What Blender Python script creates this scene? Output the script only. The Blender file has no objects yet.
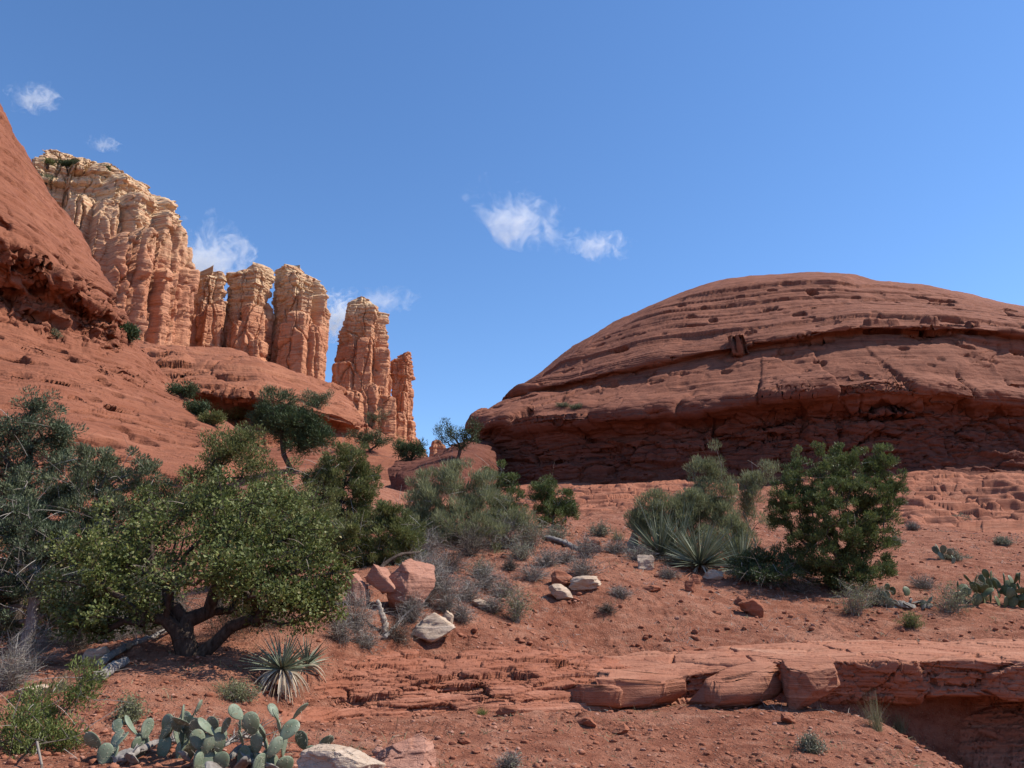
import bpy, math, random
import numpy as np
from mathutils import Vector
SC = bpy.context.scene
COL = SC.collection
R = math.radians

# ------------------------------------------------------------------ camera
F = 780.0
CY = 384.0
PITCH = math.atan2(226.0, F)
SP, CP = math.sin(PITCH), math.cos(PITCH)
EYE = 1.6
cam_d = bpy.data.cameras.new('camera')
cam = bpy.data.objects.new('camera', cam_d)
COL.objects.link(cam)
cam.location = (0, 0, EYE)
cam.rotation_euler = (math.pi/2 + PITCH, 0, 0)
cam_d.sensor_width = 36.0
cam_d.lens = 36.0*F/1024.0
cam_d.clip_start = 0.1
cam_d.clip_end = 30000
SC.camera = cam

# ------------------------------------------------------------------ light
SUN_EL, SUN_AZ = R(51), R(85)         # azimuth measured from +Y (view direction) towards +X
w = bpy.data.worlds.new('World'); SC.world = w; w.use_nodes = True
nt = w.node_tree; nt.nodes.clear()
sky = nt.nodes.new('ShaderNodeTexSky'); sky.sky_type = 'NISHITA'; sky.sun_disc = False
sky.sun_elevation = SUN_EL; sky.sun_rotation = SUN_AZ
sky.altitude = 1300; sky.air_density = 1.0; sky.dust_density = 0.1; sky.ozone_density = 2.0
bg = nt.nodes.new('ShaderNodeBackground'); bg.inputs['Strength'].default_value = 0.15
wo = nt.nodes.new('ShaderNodeOutputWorld')
hs = nt.nodes.new('ShaderNodeHueSaturation'); hs.inputs['Saturation'].default_value = 1.17; hs.inputs['Hue'].default_value = .503; hs.inputs['Value'].default_value = 1.06
nt.links.new(sky.outputs[0], hs.inputs['Color']); nt.links.new(hs.outputs[0], bg.inputs[0]); nt.links.new(bg.outputs[0], wo.inputs[0])
sd = bpy.data.lights.new('sun', 'SUN'); sd.energy = 4.7; sd.angle = R(0.5); sd.color = (1.0, 0.95, 0.87)
sun = bpy.data.objects.new('sun', sd); COL.objects.link(sun)
sdir = Vector((math.cos(SUN_EL)*math.sin(SUN_AZ), math.cos(SUN_EL)*math.cos(SUN_AZ), math.sin(SUN_EL)))
sun.rotation_euler = sdir.to_track_quat('Z', 'Y').to_euler()
sun.location = (60, -20, 80)
SC.view_settings.view_transform = 'Standard'; SC.view_settings.look = 'None'
SC.view_settings.exposure = 0.42; SC.view_settings.gamma = 1.0; SC.view_settings.use_curve_mapping = False
SC.cycles.max_bounces = 5; SC.cycles.diffuse_bounces = 3; SC.cycles.transparent_max_bounces = 8
SC.cycles.volume_bounces = 1

# ------------------------------------------------------------------ numpy helpers
A = np.array
_rs = np.random.RandomState(11)
_TAB = _rs.uniform(-1, 1, 65536).astype(np.float32)
def _h(ix, iy, iz): return _TAB[(ix*73856093 ^ iy*19349663 ^ iz*83492791) & 65535]
def vn(x, y, z=0.0, seed=0):
    x, y, z = np.broadcast_arrays(np.asarray(x, np.float64), np.asarray(y, np.float64), np.asarray(z, np.float64))
    fx, fy, fz = np.floor(x), np.floor(y), np.floor(z)
    ix, iy, iz = fx.astype(np.int64)+seed*131, fy.astype(np.int64)+seed*57, fz.astype(np.int64)+seed*17
    u, v, t = x-fx, y-fy, z-fz
    u = u*u*u*(u*(u*6-15)+10); v = v*v*v*(v*(v*6-15)+10); t = t*t*t*(t*(t*6-15)+10)
    def L(a, b, k): return a+(b-a)*k
    c0 = L(L(_h(ix, iy, iz), _h(ix+1, iy, iz), u), L(_h(ix, iy+1, iz), _h(ix+1, iy+1, iz), u), v)
    c1 = L(L(_h(ix, iy, iz+1), _h(ix+1, iy, iz+1), u), L(_h(ix, iy+1, iz+1), _h(ix+1, iy+1, iz+1), u), v)
    return L(c0, c1, t)
def fbm(x, y, z=0.0, o=4, seed=0, g=0.5):
    s = 0; a = 1.0; k = 1.0; n = 0
    for i in range(o):
        s = s + a*vn(x*k+i*7.3, y*k+i*3.1, z*k+i*5.7, seed+i); n += a; a *= g; k *= 2.03
    return s/n
def cells(x, y, z, seed=0):
    """random value of the nearest cell, and distance to its border"""
    x, y, z = np.broadcast_arrays(x, y, z); fx, fy, fz = np.floor(x).astype(np.int64), np.floor(y).astype(np.int64), np.floor(z).astype(np.int64)
    best = np.full(x.shape, 9e9); sec = best.copy(); val = np.zeros(x.shape)
    for i in (-1, 0, 1):
        for j in (-1, 0, 1):
            for k in (-1, 0, 1):
                a, b, c = fx+i+seed*13, fy+j+seed*7, fz+k+seed*3
                d = (fx+i+.5+.45*_h(a, b, c)-x)**2+(fy+j+.5+.45*_h(a+91, b, c)-y)**2+(fz+k+.5+.45*_h(a, b+77, c)-z)**2
                nb = d < best; sec = np.where(nb, best, np.minimum(sec, d)); best = np.where(nb, d, best); val = np.where(nb, _h(a, b, c+55), val)
    return val, np.sqrt(sec)-np.sqrt(best)
def rnd1(i, seed=0): return _TAB[(np.asarray(i).astype(np.int64)*2654435761 + seed*97) & 65535]
def sstep(a, b, x):
    t = np.clip((x-a)/(b-a), 0, 1); return t*t*(3-2*t)
def layers(z, per, seed=0, sharp=4):
    k = z/per; i = np.floor(k); f = k-i
    return rnd1(i, seed), (1-np.abs(2*f-1)**sharp)-1   # random recess, groove (0 .. -1 at the joints)
def P(px, py, Y):
    den = F*CP-(CY-py)*SP
    return (px-512.0)*Y/den, Y, EYE+Y*(F*SP+(CY-py)*CP)/den
def proj(x, y, z):
    dz = z-EYE; d = y*CP+dz*SP; u = -y*SP+dz*CP
    return 512+F*x/d, CY-F*u/d
def mpx(Y, py=560): return Y/(F*CP-(CY-py)*SP)*1.0       # metres across one pixel

# ------------------------------------------------------------------ scene-object helpers
def new_mesh(name, V, faces_flat, loop_tot, smooth=True):
    me = bpy.data.meshes.new(name)
    V = np.ascontiguousarray(V, np.float32).reshape(-1, 3)
    me.vertices.add(len(V)); me.vertices.foreach_set('co', V.ravel())
    ff = np.ascontiguousarray(faces_flat, np.int32).ravel()
    lt = np.ascontiguousarray(loop_tot, np.int32)
    me.loops.add(len(ff)); me.loops.foreach_set('vertex_index', ff)
    me.polygons.add(len(lt))
    ls = np.zeros(len(lt), np.int32); ls[1:] = np.cumsum(lt)[:-1]
    me.polygons.foreach_set('loop_start', ls)
    me.polygons.foreach_set('loop_total', lt)
    if smooth: me.polygons.foreach_set('use_smooth', np.ones(len(lt), bool))
    me.update(calc_edges=True); me.validate(verbose=False)
    return me
def link(name, me, mat, parent=None):
    if me.materials: me.materials[0] = mat
    else: me.materials.append(mat)
    o = bpy.data.objects.new(name, me); COL.objects.link(o)
    if parent is not None:
        o.parent = parent
    return o
def tag(o, label, cat, group=None, kind=None):
    if label: o['label'] = label
    if cat: o['category'] = cat
    if group: o['group'] = group
    if kind: o['kind'] = kind
    return o
def thing(name, label, cat, loc, group=None):
    o = bpy.data.objects.new(name, None); COL.objects.link(o); o.location = loc; o.empty_display_size = .1
    return tag(o, label, cat, group)
def gridfaces(nr, nc, wrap=False):
    i = np.arange(nr-1)[:, None]; j = np.arange(nc if wrap else nc-1)[None, :]
    j2 = (j+1) % nc
    f = np.stack([i*nc+j, i*nc+j2, (i+1)*nc+j2, (i+1)*nc+j], -1).reshape(-1, 4)
    return f
def grid_mesh(name, V, wrap=False, flip=False):
    nr, nc = V.shape[:2]; f = gridfaces(nr, nc, wrap)
    if flip: f = f[:, ::-1]
    return new_mesh(name, V, f, np.full(len(f), 4))
def grid_normals(V, wrap=False):
    du = np.gradient(V, axis=1); dv = np.gradient(V, axis=0)
    if wrap:
        du = (np.roll(V, -1, 1)-np.roll(V, 1, 1))*.5
    n = np.cross(du, dv); n /= np.linalg.norm(n, axis=-1, keepdims=True)+1e-9
    return n
def tubes(p0, p1, r0, r1, sides=5):
    p0 = A(p0, float); p1 = A(p1, float); d = p1-p0; L = np.linalg.norm(d, axis=1, keepdims=True)+1e-9; d = d/L
    ref = np.where(np.abs(d[:, 2:3]) > .9, A([[1., 0, 0]]), A([[0, 0, 1.]]))
    a = np.cross(d, ref); a /= np.linalg.norm(a, axis=1, keepdims=True)+1e-9; b = np.cross(d, a)
    th = np.arange(sides)/sides*2*np.pi
    ring = a[:, None, :]*np.cos(th)[None, :, None]+b[:, None, :]*np.sin(th)[None, :, None]
    r0 = A(r0, float).reshape(-1, 1, 1); r1 = A(r1, float).reshape(-1, 1, 1)
    V = np.concatenate([p0[:, None]+ring*r0, p1[:, None]+ring*r1], 1)
    n = len(p0); base = (np.arange(n)*2*sides)[:, None]; k = np.arange(sides)[None, :]; k2 = (k+1) % sides
    f = np.stack([base+k, base+k2, base+sides+k2, base+sides+k], -1).reshape(-1, 4)
    return V.reshape(-1, 3), f
def quads_mesh(name, V, f, smooth=False): return new_mesh(name, V, f, np.full(len(f), f.shape[1]), smooth)
def unit(v): return v/(np.linalg.norm(v, axis=-1, keepdims=True)+1e-9)
def leaves(c, d, L, W, rng, fold=.25):
    """diamond leaf faces at centres c along directions d"""
    n = len(c); d = unit(d); s = unit(np.cross(d, rng.normal(size=(n, 3)))); u = np.cross(s, d)
    L = np.broadcast_to(L, n)[:, None]; W = np.broadcast_to(W, n)[:, None]
    b = c-d*L*.5
    V = np.stack([b, b+d*L*.5+s*W*.5+u*W*fold, b+d*L, b+d*L*.5-s*W*.5+u*W*fold], 1).reshape(-1, 3)
    f = np.arange(n*4).reshape(n, 4)
    return V, f
def ribbons(p0, d, L, W, rng, bend=.3, segs=3, tip=.1):
    """curved tapering blades"""
    n = len(p0); d = unit(d); L = np.broadcast_to(L, n)[:, None]; W = np.broadcast_to(W, n)[:, None]; bend = np.broadcast_to(bend, n)[:, None]
    s = unit(np.cross(d, rng.normal(size=(n, 3))))
    rows = []; p = p0.copy(); dd = d.copy(); pts = [p]
    for k in range(segs+1):
        t = k/segs; wv = W*.5*((1-t)+tip*t) if k else W*.5*.8
        rows.append(np.stack([p-s*wv, p+s*wv], 1))
        dd = unit(dd+A([0, 0, -1.])*bend/segs); p = p+dd*L/segs; pts.append(p)
    V = np.stack(rows, 1)                      # n, segs+1, 2, 3
    m = (segs+1)*2; base = (np.arange(n)*m)[:, None]; k = (np.arange(segs)*2)[None, :]
    f = np.stack([base+k, base+k+1, base+k+3, base+k+2], -1).reshape(-1, 4)
    return V.reshape(-1, 3), f, pts
def cat(parts):
    Vs, fs, o = [], [], 0
    for V, f in parts:
        Vs.append(V); fs.append(f+o); o += len(V)
    return np.concatenate(Vs), np.concatenate(fs)

# ------------------------------------------------------------------ materials
class NT:
    def __init__(s, name):
        s.m = bpy.data.materials.new(name); s.m.use_nodes = True; s.t = s.m.node_tree; s.t.nodes.clear()
        s.out = s.n('ShaderNodeOutputMaterial')
    def n(s, typ, **kw):
        nd = s.t.nodes.new(typ)
        for k, v in kw.items():
            if k.startswith('i_'): nd.inputs[k[2:].replace('_', ' ')].default_value = v
            else: setattr(nd, k, v)
        return nd
    def l(s, a, b): s.t.links.new(a, b); return b
    def val(s, sock, v):
        if hasattr(v, 'is_linked') or hasattr(v, 'node'): s.l(v, sock)
        else: sock.default_value = v
    def math(s, op, a, b=0.0, c=None, clamp=False):
        nd = s.n('ShaderNodeMath', operation=op, use_clamp=clamp); s.val(nd.inputs[0], a); s.val(nd.inputs[1], b)
        if c is not None: s.val(nd.inputs[2], c)
        return nd.outputs[0]
    def mix(s, f, a, b, mode='MIX'):
        nd = s.n('ShaderNodeMix', data_type='RGBA', blend_type=mode)
        s.val(nd.inputs[0], f)
        for sock, v in ((nd.inputs[6], a), (nd.inputs[7], b)):
            if isinstance(v, tuple): sock.default_value = (v[0], v[1], v[2], 1)
            else: s.l(v, sock)
        return nd.outputs[2]
    def noise(s, vec, scale, detail=4, rough=.55, dist=0.0):
        nd = s.n('ShaderNodeTexNoise'); nd.inputs['Scale'].default_value = scale; nd.inputs['Detail'].default_value = detail
        nd.inputs['Roughness'].default_value = rough; nd.inputs['Distortion'].default_value = dist
        s.l(vec, nd.inputs['Vector']); return nd.outputs[0]
    def vor(s, vec, scale, feature='F1', out='Distance', rand=1.0):
        nd = s.n('ShaderNodeTexVoronoi', feature=feature); nd.inputs['Scale'].default_value = scale
        nd.inputs['Randomness'].default_value = rand
        s.l(vec, nd.inputs['Vector']); return nd.outputs[out]
    def scale(s, vec, v):
        nd = s.n('ShaderNodeMapping'); nd.inputs['Scale'].default_value = v; s.l(vec, nd.inputs['Vector']); return nd.outputs[0]
    def ramp(s, fac, stops, interp='LINEAR'):
        nd = s.n('ShaderNodeValToRGB'); cr = nd.color_ramp; cr.interpolation = interp
        while len(cr.elements) < len(stops): cr.elements.new(.5)
        for e, (p, c) in zip(cr.elements, stops):
            e.position = p; e.color = (c[0], c[1], c[2], 1) if isinstance(c, tuple) else (c, c, c, 1)
        s.l(fac, nd.inputs[0]); return nd.outputs[0]
    def rng(s, v, a, b, c=0.0, d=1.0):
        nd = s.n('ShaderNodeMapRange'); s.l(v, nd.inputs[0])
        for k, x in zip((1, 2, 3, 4), (a, b, c, d)): nd.inputs[k].default_value = x
        return nd.outputs[0]
    def bump(s, h, strength, dist, normal=None):
        nd = s.n('ShaderNodeBump'); nd.inputs['Strength'].default_value = strength; nd.inputs['Distance'].default_value = dist
        s.l(h, nd.inputs['Height'])
        if normal is not None: s.l(normal, nd.inputs['Normal'])
        return nd.outputs[0]
    def pos(s): return s.n('ShaderNodeNewGeometry').outputs['Position']
    def island(s): return s.n('ShaderNodeNewGeometry').outputs['Random Per Island']
    def done(s, color, rough=.9, normal=None, spec=.15):
        b = s.n('ShaderNodeBsdfPrincipled'); s.val(b.inputs['Base Color'], color if not isinstance(color, tuple) else (*color, 1))
        s.val(b.inputs['Roughness'], rough); b.inputs['Specular IOR Level'].default_value = spec
        if normal is not None: s.l(normal, b.inputs['Normal'])
        s.l(b.outputs[0], s.out.inputs[0]); return s.m

def mat_rock(name, main, dark, light, sz, mott, bumpd, lam=None, creamz=None, cream=None, varnish=0.0, dip=(0, 0)):
    """bedded sandstone; sz = bedding frequency (1/m), mott = mottle frequency, bumpd = bump depth (m)"""
    k = NT(name); p = k.pos()
    warp = k.noise(p, mott*.35, 3)
    sx = k.n('ShaderNodeSeparateXYZ'); k.l(p, sx.inputs[0])
    z = k.math('ADD', sx.outputs[2], k.math('MULTIPLY', warp, 1.2/sz))
    cb = k.n('ShaderNodeCombineXYZ')
    k.l(k.math('MULTIPLY', sx.outputs[0], sz*.03), cb.inputs[0]); k.l(k.math('MULTIPLY', sx.outputs[1], sz*.03), cb.inputs[1])
    k.l(k.math('MULTIPLY', z, sz), cb.inputs[2])
    bed = k.noise(cb.outputs[0], 1.0, 5, .62)
    cm = k.ramp(bed, [(.30, dark), (.44, main), (.56, main), (.70, light)])
    m1 = k.noise(p, mott, 6, .62)
    cm = k.mix(k.rng(m1, .35, .75, 0, .55), cm, light)
    m2 = k.noise(k.scale(p, (1, 1, 2.2)), mott*2.7, 5, .65)
    cm = k.mix(k.rng(m2, .52, .78, 0, .6), cm, dark)
    if creamz:
        zz = k.math('ADD', sx.outputs[2], k.math('MULTIPLY', k.math('SUBTRACT', k.noise(k.scale(p, (1, 1, 1.6)), .09, 4), .5), creamz[2]))
        f = k.rng(zz, creamz[0], creamz[1])
        band = k.noise(cb.outputs[0], 2.3, 3, .6)
        f2 = k.math('MULTIPLY', f, k.rng(band, .34, .52, .25, 1.0), clamp=True)
        cm = k.mix(f2, cm, cream)
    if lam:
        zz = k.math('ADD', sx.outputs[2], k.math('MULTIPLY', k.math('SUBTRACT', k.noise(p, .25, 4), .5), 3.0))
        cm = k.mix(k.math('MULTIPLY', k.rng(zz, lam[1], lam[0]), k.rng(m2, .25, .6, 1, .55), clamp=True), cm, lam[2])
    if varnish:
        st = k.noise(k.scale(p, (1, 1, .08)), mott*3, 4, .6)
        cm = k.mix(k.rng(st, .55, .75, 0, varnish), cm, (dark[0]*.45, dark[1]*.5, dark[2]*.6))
    ln = k.noise(k.scale(cb.outputs[0], (1.5, 1.5, 2.6)), 1.0, 2, .5)
    patch = k.rng(k.noise(p, mott*.9, 3), .42, .6)
    thin = k.math('MULTIPLY', k.math('SUBTRACT', 1.0, k.rng(k.math('ABSOLUTE', k.math('SUBTRACT', ln, .5)), 0, .035)), patch, clamp=True)
    cm = k.mix(k.math('MULTIPLY', thin, .6), cm, (dark[0]*.6, dark[1]*.6, dark[2]*.65))
    fine = k.noise(p, mott*14, 5, .7)
    crk = k.vor(k.scale(p, (1, 1, 2.5)), mott*4, 'DISTANCE_TO_EDGE', 'Distance')
    cr = k.rng(crk, 0, .05)
    h = k.math('ADD', k.math('MULTIPLY', bed, 1.6), k.math('MULTIPLY', fine, .45))
    h = k.math('ADD', h, k.math('MULTIPLY', m2, .6))
    h = k.math('ADD', h, k.math('MULTIPLY', cr, .12))
    return k.done(cm, .92, k.bump(h, .9, bumpd), .1)

RED, REDD, REDL = (.31, .105, .056), (.20, .062, .034), (.40, .165, .092)
M = {}
M['dome'] = mat_rock('dome_sandstone', (.225, .085, .050), (.12, .042, .026), (.31, .132, .082), 1.6, .35, .14, varnish=.55, lam=(19.5, 22, (.105, .037, .026)))  # lam: dark-red lower bed, its colour also deepening the shade on the undercut wall
M['slick'] = mat_rock('slickrock', (.23, .082, .045), (.12, .040, .023), (.32, .13, .075), 1.8, .38, .16)
M['ridge'] = mat_rock('ridge_sandstone', (.27, .098, .052), (.15, .05, .028), (.38, .16, .09), .9, .15, .4)
M['spire'] = mat_rock('spire_sandstone', (.50, .215, .115), (.34, .12, .06), (.56, .29, .165), .45, .07, 1.0,
                      creamz=(108, 128, 22), cream=(.62, .43, .26))
M['cliff'] = mat_rock('cliff_sandstone', (.49, .215, .12), (.31, .115, .062), (.54, .28, .165), .5, .07, 1.0,
                      creamz=(112, 136, 26), cream=(.62, .43, .26))
M['stone'] = mat_rock('red_stone', (.29, .105, .058), (.18, .06, .034), (.40, .18, .11), 9, 2.2, .03)
M['pink'] = mat_rock('pink_stone', (.38, .18, .12), (.26, .11, .072), (.47, .26, .19), 8, 2.5, .03)
M['pale'] = mat_rock('pale_stone', (.46, .335, .235), (.33, .2, .13), (.55, .43, .33), 8, 2.5, .03)
M['slab'] = mat_rock('ledge_stone', (.32, .125, .072), (.20, .07, .04), (.46, .235, .15), 14, 1.3, .03)

def mat_ground():
    k = NT('red_dirt'); p = k.pos()
    n1 = k.noise(p, .6, 6, .6); n2 = k.noise(p, 5, 6, .7); n3 = k.noise(p, 28, 4, .7)
    c = k.ramp(n1, [(.3, (.185, .062, .035)), (.5, (.265, .097, .055)), (.72, (.34, .145, .088))])
    n5 = k.noise(p, .22, 4, .6, .4); c = k.mix(k.rng(n5, .48, .68, 0, .6), c, (.41, .20, .13)); c = k.mix(k.rng(n5, .46, .30, 0, .6), c, (.19, .058, .032))
    c = k.mix(k.rng(n2, .4, .75, 0, .7), c, (.40, .165, .098))
    c = k.mix(k.rng(n2, .5, .25, 0, .75), c, (.15, .045, .025))
    c = k.mix(k.rng(n3, .56, .72, 0, .5), c, (.40, .19, .12))
    c = k.mix(k.rng(n3, .42, .28, 0, .6), c, (.12, .04, .024))
    n4 = k.noise(k.scale(p, (1, 1, 3)), 1.9, 6, .68)
    c = k.mix(k.rng(n4, .52, .68, 0, .75), c, (.43, .21, .135))
    c = k.mix(k.rng(n4, .46, .34, 0, .7), c, (.15, .048, .027))
    v = k.n('ShaderNodeTexVoronoi'); v.inputs['Scale'].default_value = 22; k.l(p, v.inputs['Vector'])
    sep = k.n('ShaderNodeSeparateColor'); k.l(v.outputs['Color'], sep.inputs[0])
    peb = k.math('MULTIPLY', k.rng(sep.outputs[0], .72, .8), k.rng(v.outputs['Distance'], .45, .3), clamp=True)
    c = k.mix(k.math('MULTIPLY', peb, .55), c, (.47, .26, .18))
    h = k.math('ADD', k.math('MULTIPLY', n3, .5), n2)
    h = k.math('ADD', h, k.math('MULTIPLY', peb, .4))
    return k.done(c, .95, k.bump(h, 1.0, .10), .08)
M['ground'] = mat_ground()

def mat_leaf(name, stops, trans=.3, rough=.6, pscale=None):
    k = NT(name); c = k.ramp(k.island(), stops)
    if pscale:
        n = k.noise(k.pos(), pscale, 2); c = k.mix(k.rng(n, .35, .65, 0, .5), c, stops[0][1])
    b = k.n('ShaderNodeBsdfPrincipled'); k.l(c, b.inputs['Base Color']); b.inputs['Roughness'].default_value = rough
    b.inputs['Specular IOR Level'].default_value = .3
    t = k.n('ShaderNodeBsdfTranslucent'); k.l(c, t.inputs[0])
    m = k.n('ShaderNodeMixShader'); m.inputs[0].default_value = trans
    k.l(b.outputs[0], m.inputs[1]); k.l(t.outputs[0], m.inputs[2]); k.l(m.outputs[0], k.out.inputs[0])
    return k.m
M['oak'] = mat_leaf('oak_leaf', [(0, (.065, .082, .021)), (.45, (.135, .165, .042)), (.8, (.225, .245, .07)), (.95, (.34, .34, .15)), (1, (.33, .22, .08))], pscale=1.1)
M['olive'] = mat_leaf('olive_leaf', [(0, (0.084, 0.101, 0.031)), (.5, (0.161, 0.175, 0.053)), (1, (0.252, 0.238, 0.091))], pscale=1.2)
M['pinyon'] = mat_leaf('pinyon_needle', [(0, (0.030, 0.049, 0.022)), (.5, (0.054, 0.084, 0.032)), (1, (0.095, 0.128, 0.048))], .15)
M['juniper'] = mat_leaf('juniper_spray', [(0, (.055, .078, .024)), (.5, (.12, .155, .045)), (1, (.21, .235, .075))], .25, pscale=1.6)
M['greyjun'] = mat_leaf('grey_green_spray', [(0, (.075, .095, .045)), (.5, (.145, .165, .085)), (1, (.225, .24, .135))], .2, pscale=1.2)
M['bluejun'] = mat_leaf('blue_green_spray', [(0, (.052, .070, .036)), (.5, (.11, .138, .072)), (1, (.20, .23, .13))], .2, pscale=1.2)
M['feather'] = mat_leaf('feathery_leaf', [(0, (.13, .14, .066)), (.5, (.215, .225, .11)), (1, (.33, .33, .17))], .3)
M['sage'] = mat_leaf('sage_leaf', [(0, (.13, .13, .075)), (.5, (.21, .205, .13)), (1, (.31, .295, .2))], .2)
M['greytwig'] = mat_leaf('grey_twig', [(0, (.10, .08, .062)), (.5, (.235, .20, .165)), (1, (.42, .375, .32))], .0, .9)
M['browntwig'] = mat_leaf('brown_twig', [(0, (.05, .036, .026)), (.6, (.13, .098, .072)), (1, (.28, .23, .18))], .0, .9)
M['yucca'] = mat_leaf('yucca_blade', [(0, (.10, .12, .07)), (.5, (.165, .185, .115)), (1, (.28, .285, .20))], .1, .6)
M['deadblade'] = mat_leaf('dead_blade', [(0, (0.225, 0.163, 0.100)), (.5, (0.400, 0.312, 0.213)), (1, (0.562, 0.463, 0.338))], .1, .8)
M['grass'] = mat_leaf('dry_grass', [(0, (.14, .14, .06)), (.5, (.23, .22, .11)), (1, (.36, .32, .19))], .25)
M['bright'] = mat_leaf('bright_leaf', [(0, (.10, .13, .028)), (.5, (.16, .19, .05)), (1, (.22, .24, .08))], .3)

def mat_bark(name, c1, c2):
    k = NT(name); p = k.pos(); n = k.noise(k.scale(p, (1, 1, .25)), 22, 5, .65)
    return k.done(k.ramp(n, [(.3, c1), (.7, c2)]), .95, k.bump(n, .8, .02), .05)
M['bark'] = mat_bark('dark_bark', (.035, .024, .018), (.115, .085, .066))
M['greywood'] = mat_bark('grey_wood', (.14, .115, .098), (.36, .32, .285))
M['palewood'] = mat_bark('pale_wood', (.26, .2, .15), (.5, .42, .34))

def mat_pad(name, q):
    k = NT(name); p = k.pos(); n = k.noise(p, 9, 4)
    c = k.ramp(n, [(.3, (.085*q, .105*q, .066*q*q)), (.55, (.165*q, .20*q, .135*q*q)), (.75, (.27*q, .295*q, .21*q*q))])
    c = k.mix(k.math('MULTIPLY', k.island(), .35), c, (.24, .26, .14))
    sc = k.noise(p, 26, 4, .7); c = k.mix(k.rng(sc, .58, .72, 0, .7), c, (.20, .15, .08))
    v = k.n('ShaderNodeTexVoronoi'); v.inputs['Scale'].default_value = 36; v.inputs['Randomness'].default_value = .4; k.l(p, v.inputs['Vector'])
    dot = k.rng(v.outputs['Distance'], .24, .12)
    c = k.mix(k.math('MULTIPLY', dot, .7), c, (.33, .28, .19))
    return k.done(c, .55, k.bump(dot, .5, .008), .3)
M['pad'] = mat_pad('cactus_pad', 1.0)
M['greenpad'] = mat_pad('green_cactus_pad', .55)
k = NT('dead_pad'); n = k.noise(k.pos(), 14, 4); M['deadpad'] = k.done(k.ramp(n, [(.3, (.12, .095, .075)), (.7, (.36, .32, .27))]), .9, k.bump(n, .6, .02))
k = NT('spine'); M['spine'] = k.done((.5, .44, .33), .7)

# ------------------------------------------------------------------ ground heights
def ctl(rows):
    o = []
    for px, py, Y in rows:
        x, y, z = P(px, py, Y); r = math.hypot(x, y); o.append((math.atan2(x, y), math.log(r), (z-EYE)/r))
    return o
_common = []
for a in (-180, -140, -100, -70, 70, 100, 140, 180):
    for r, z in ((2, 0), (6, .1), (14, .5 if abs(a) < 90 else .3), (40, 5), (120, 14), (400, 40), (3000, 120)):
        _common.append((R(a), math.log(r), (z-EYE)/r))
for a in (-45, -20, 0, 20, 45):
    for r, z in ((1.5, 0), (3, .02)): _common.append((R(a), math.log(r), (z-EYE)/r))
    for r, z in ((400, 62), (1200, 60), (3000, 60)): _common.append((R(a), math.log(r), (z-EYE)/r))
_floor = ctl([(-250, 770, 5), (0, 768, 6.3), (150, 768, 6.3), (300, 768, 6.8), (420, 768, 7.8), (512, 768, 8.4), (700, 768, 9), (880, 768, 9.4),
  (0, 735, 8), (150, 735, 8), (300, 727, 9.5), (400, 716, 11.8), (500, 713, 12.8), (600, 712, 13.3), (700, 710, 13.5), (800, 712, 13.6), (860, 722, 13.4),
  (900, 740, 12.4), (960, 772, 11.8), (1024, 800, 12.5), (1150, 810, 13), (1300, 810, 13), (1024, 800, 10), (1200, 810, 10),
  (960, 760, 16), (1100, 775, 17), (800, 705, 17), (600, 700, 18), (400, 700, 18), (0, 690, 18), (-300, 700, 12), (-300, 690, 18)])
_upper = ctl([(-250, 750, 6), (0, 750, 7), (150, 742, 7.6), (300, 730, 9), (420, 735, 9.5), (600, 745, 10), (800, 745, 10), (1024, 745, 10), (1300, 745, 10),
  (-50, 690, 10.5), (50, 684, 10.5), (100, 662, 11.6), (150, 640, 13), (190, 652, 11.9), (240, 655, 11.8), (300, 660, 12), (400, 650, 14), (500, 645, 15.2), (600, 668, 15.2),
  (700, 678, 15), (800, 678, 15), (900, 678, 15), (1024, 678, 15), (1250, 678, 15),
  (600, 648, 17.5), (700, 641, 17.6), (800, 638, 18), (900, 637, 18.3), (1024, 634, 18.5), (1250, 630, 19),
  (600, 600, 19), (700, 598, 20), (830, 590, 22), (950, 605, 20.5), (1024, 602, 21), (1250, 600, 22), (500, 592, 18.5), (430, 603, 16.5), (380, 612, 15), (340, 624, 13.8),
  (550, 560, 22), (640, 562, 23), (700, 568, 23.5), (480, 566, 21), (420, 577, 18), (560, 522, 34), (620, 521, 36), (700, 518, 37), (900, 532, 33), (1000, 540, 31), (1250, 540, 31),
  (950, 510, 46), (1024, 502, 50), (1250, 505, 50), (600, 497, 60), (700, 492, 66), (800, 484, 68), (900, 477, 68), (1000, 477, 69), (1250, 490, 80),
  (500, 497, 75), (440, 500, 72), (550, 497, 75), (500, 505, 55), (440, 520, 45),
  (0, 662, 14), (-200, 665, 14), (60, 652, 15), (100, 642, 17), (150, 625, 18), (250, 602, 17), (300, 575, 20), (350, 545, 24), (400, 525, 28), (300, 522, 35),
  (285, 474, 41), (230, 525, 36), (130, 570, 30), (100, 575, 28), (0, 580, 26), (-200, 590, 24), (200, 548, 32), (390, 490, 80), (400, 485, 95), (330, 480, 70), (300, 470, 95), (150, 540, 80), (0, 560, 70), (-250, 560, 60),
  (400, 470, 130), (300, 450, 140), (150, 470, 140), (0, 480, 140), (700, 480, 110), (1000, 480, 120), (460, 462, 130), (430, 460, 180), (200, 450, 190)])
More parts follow.
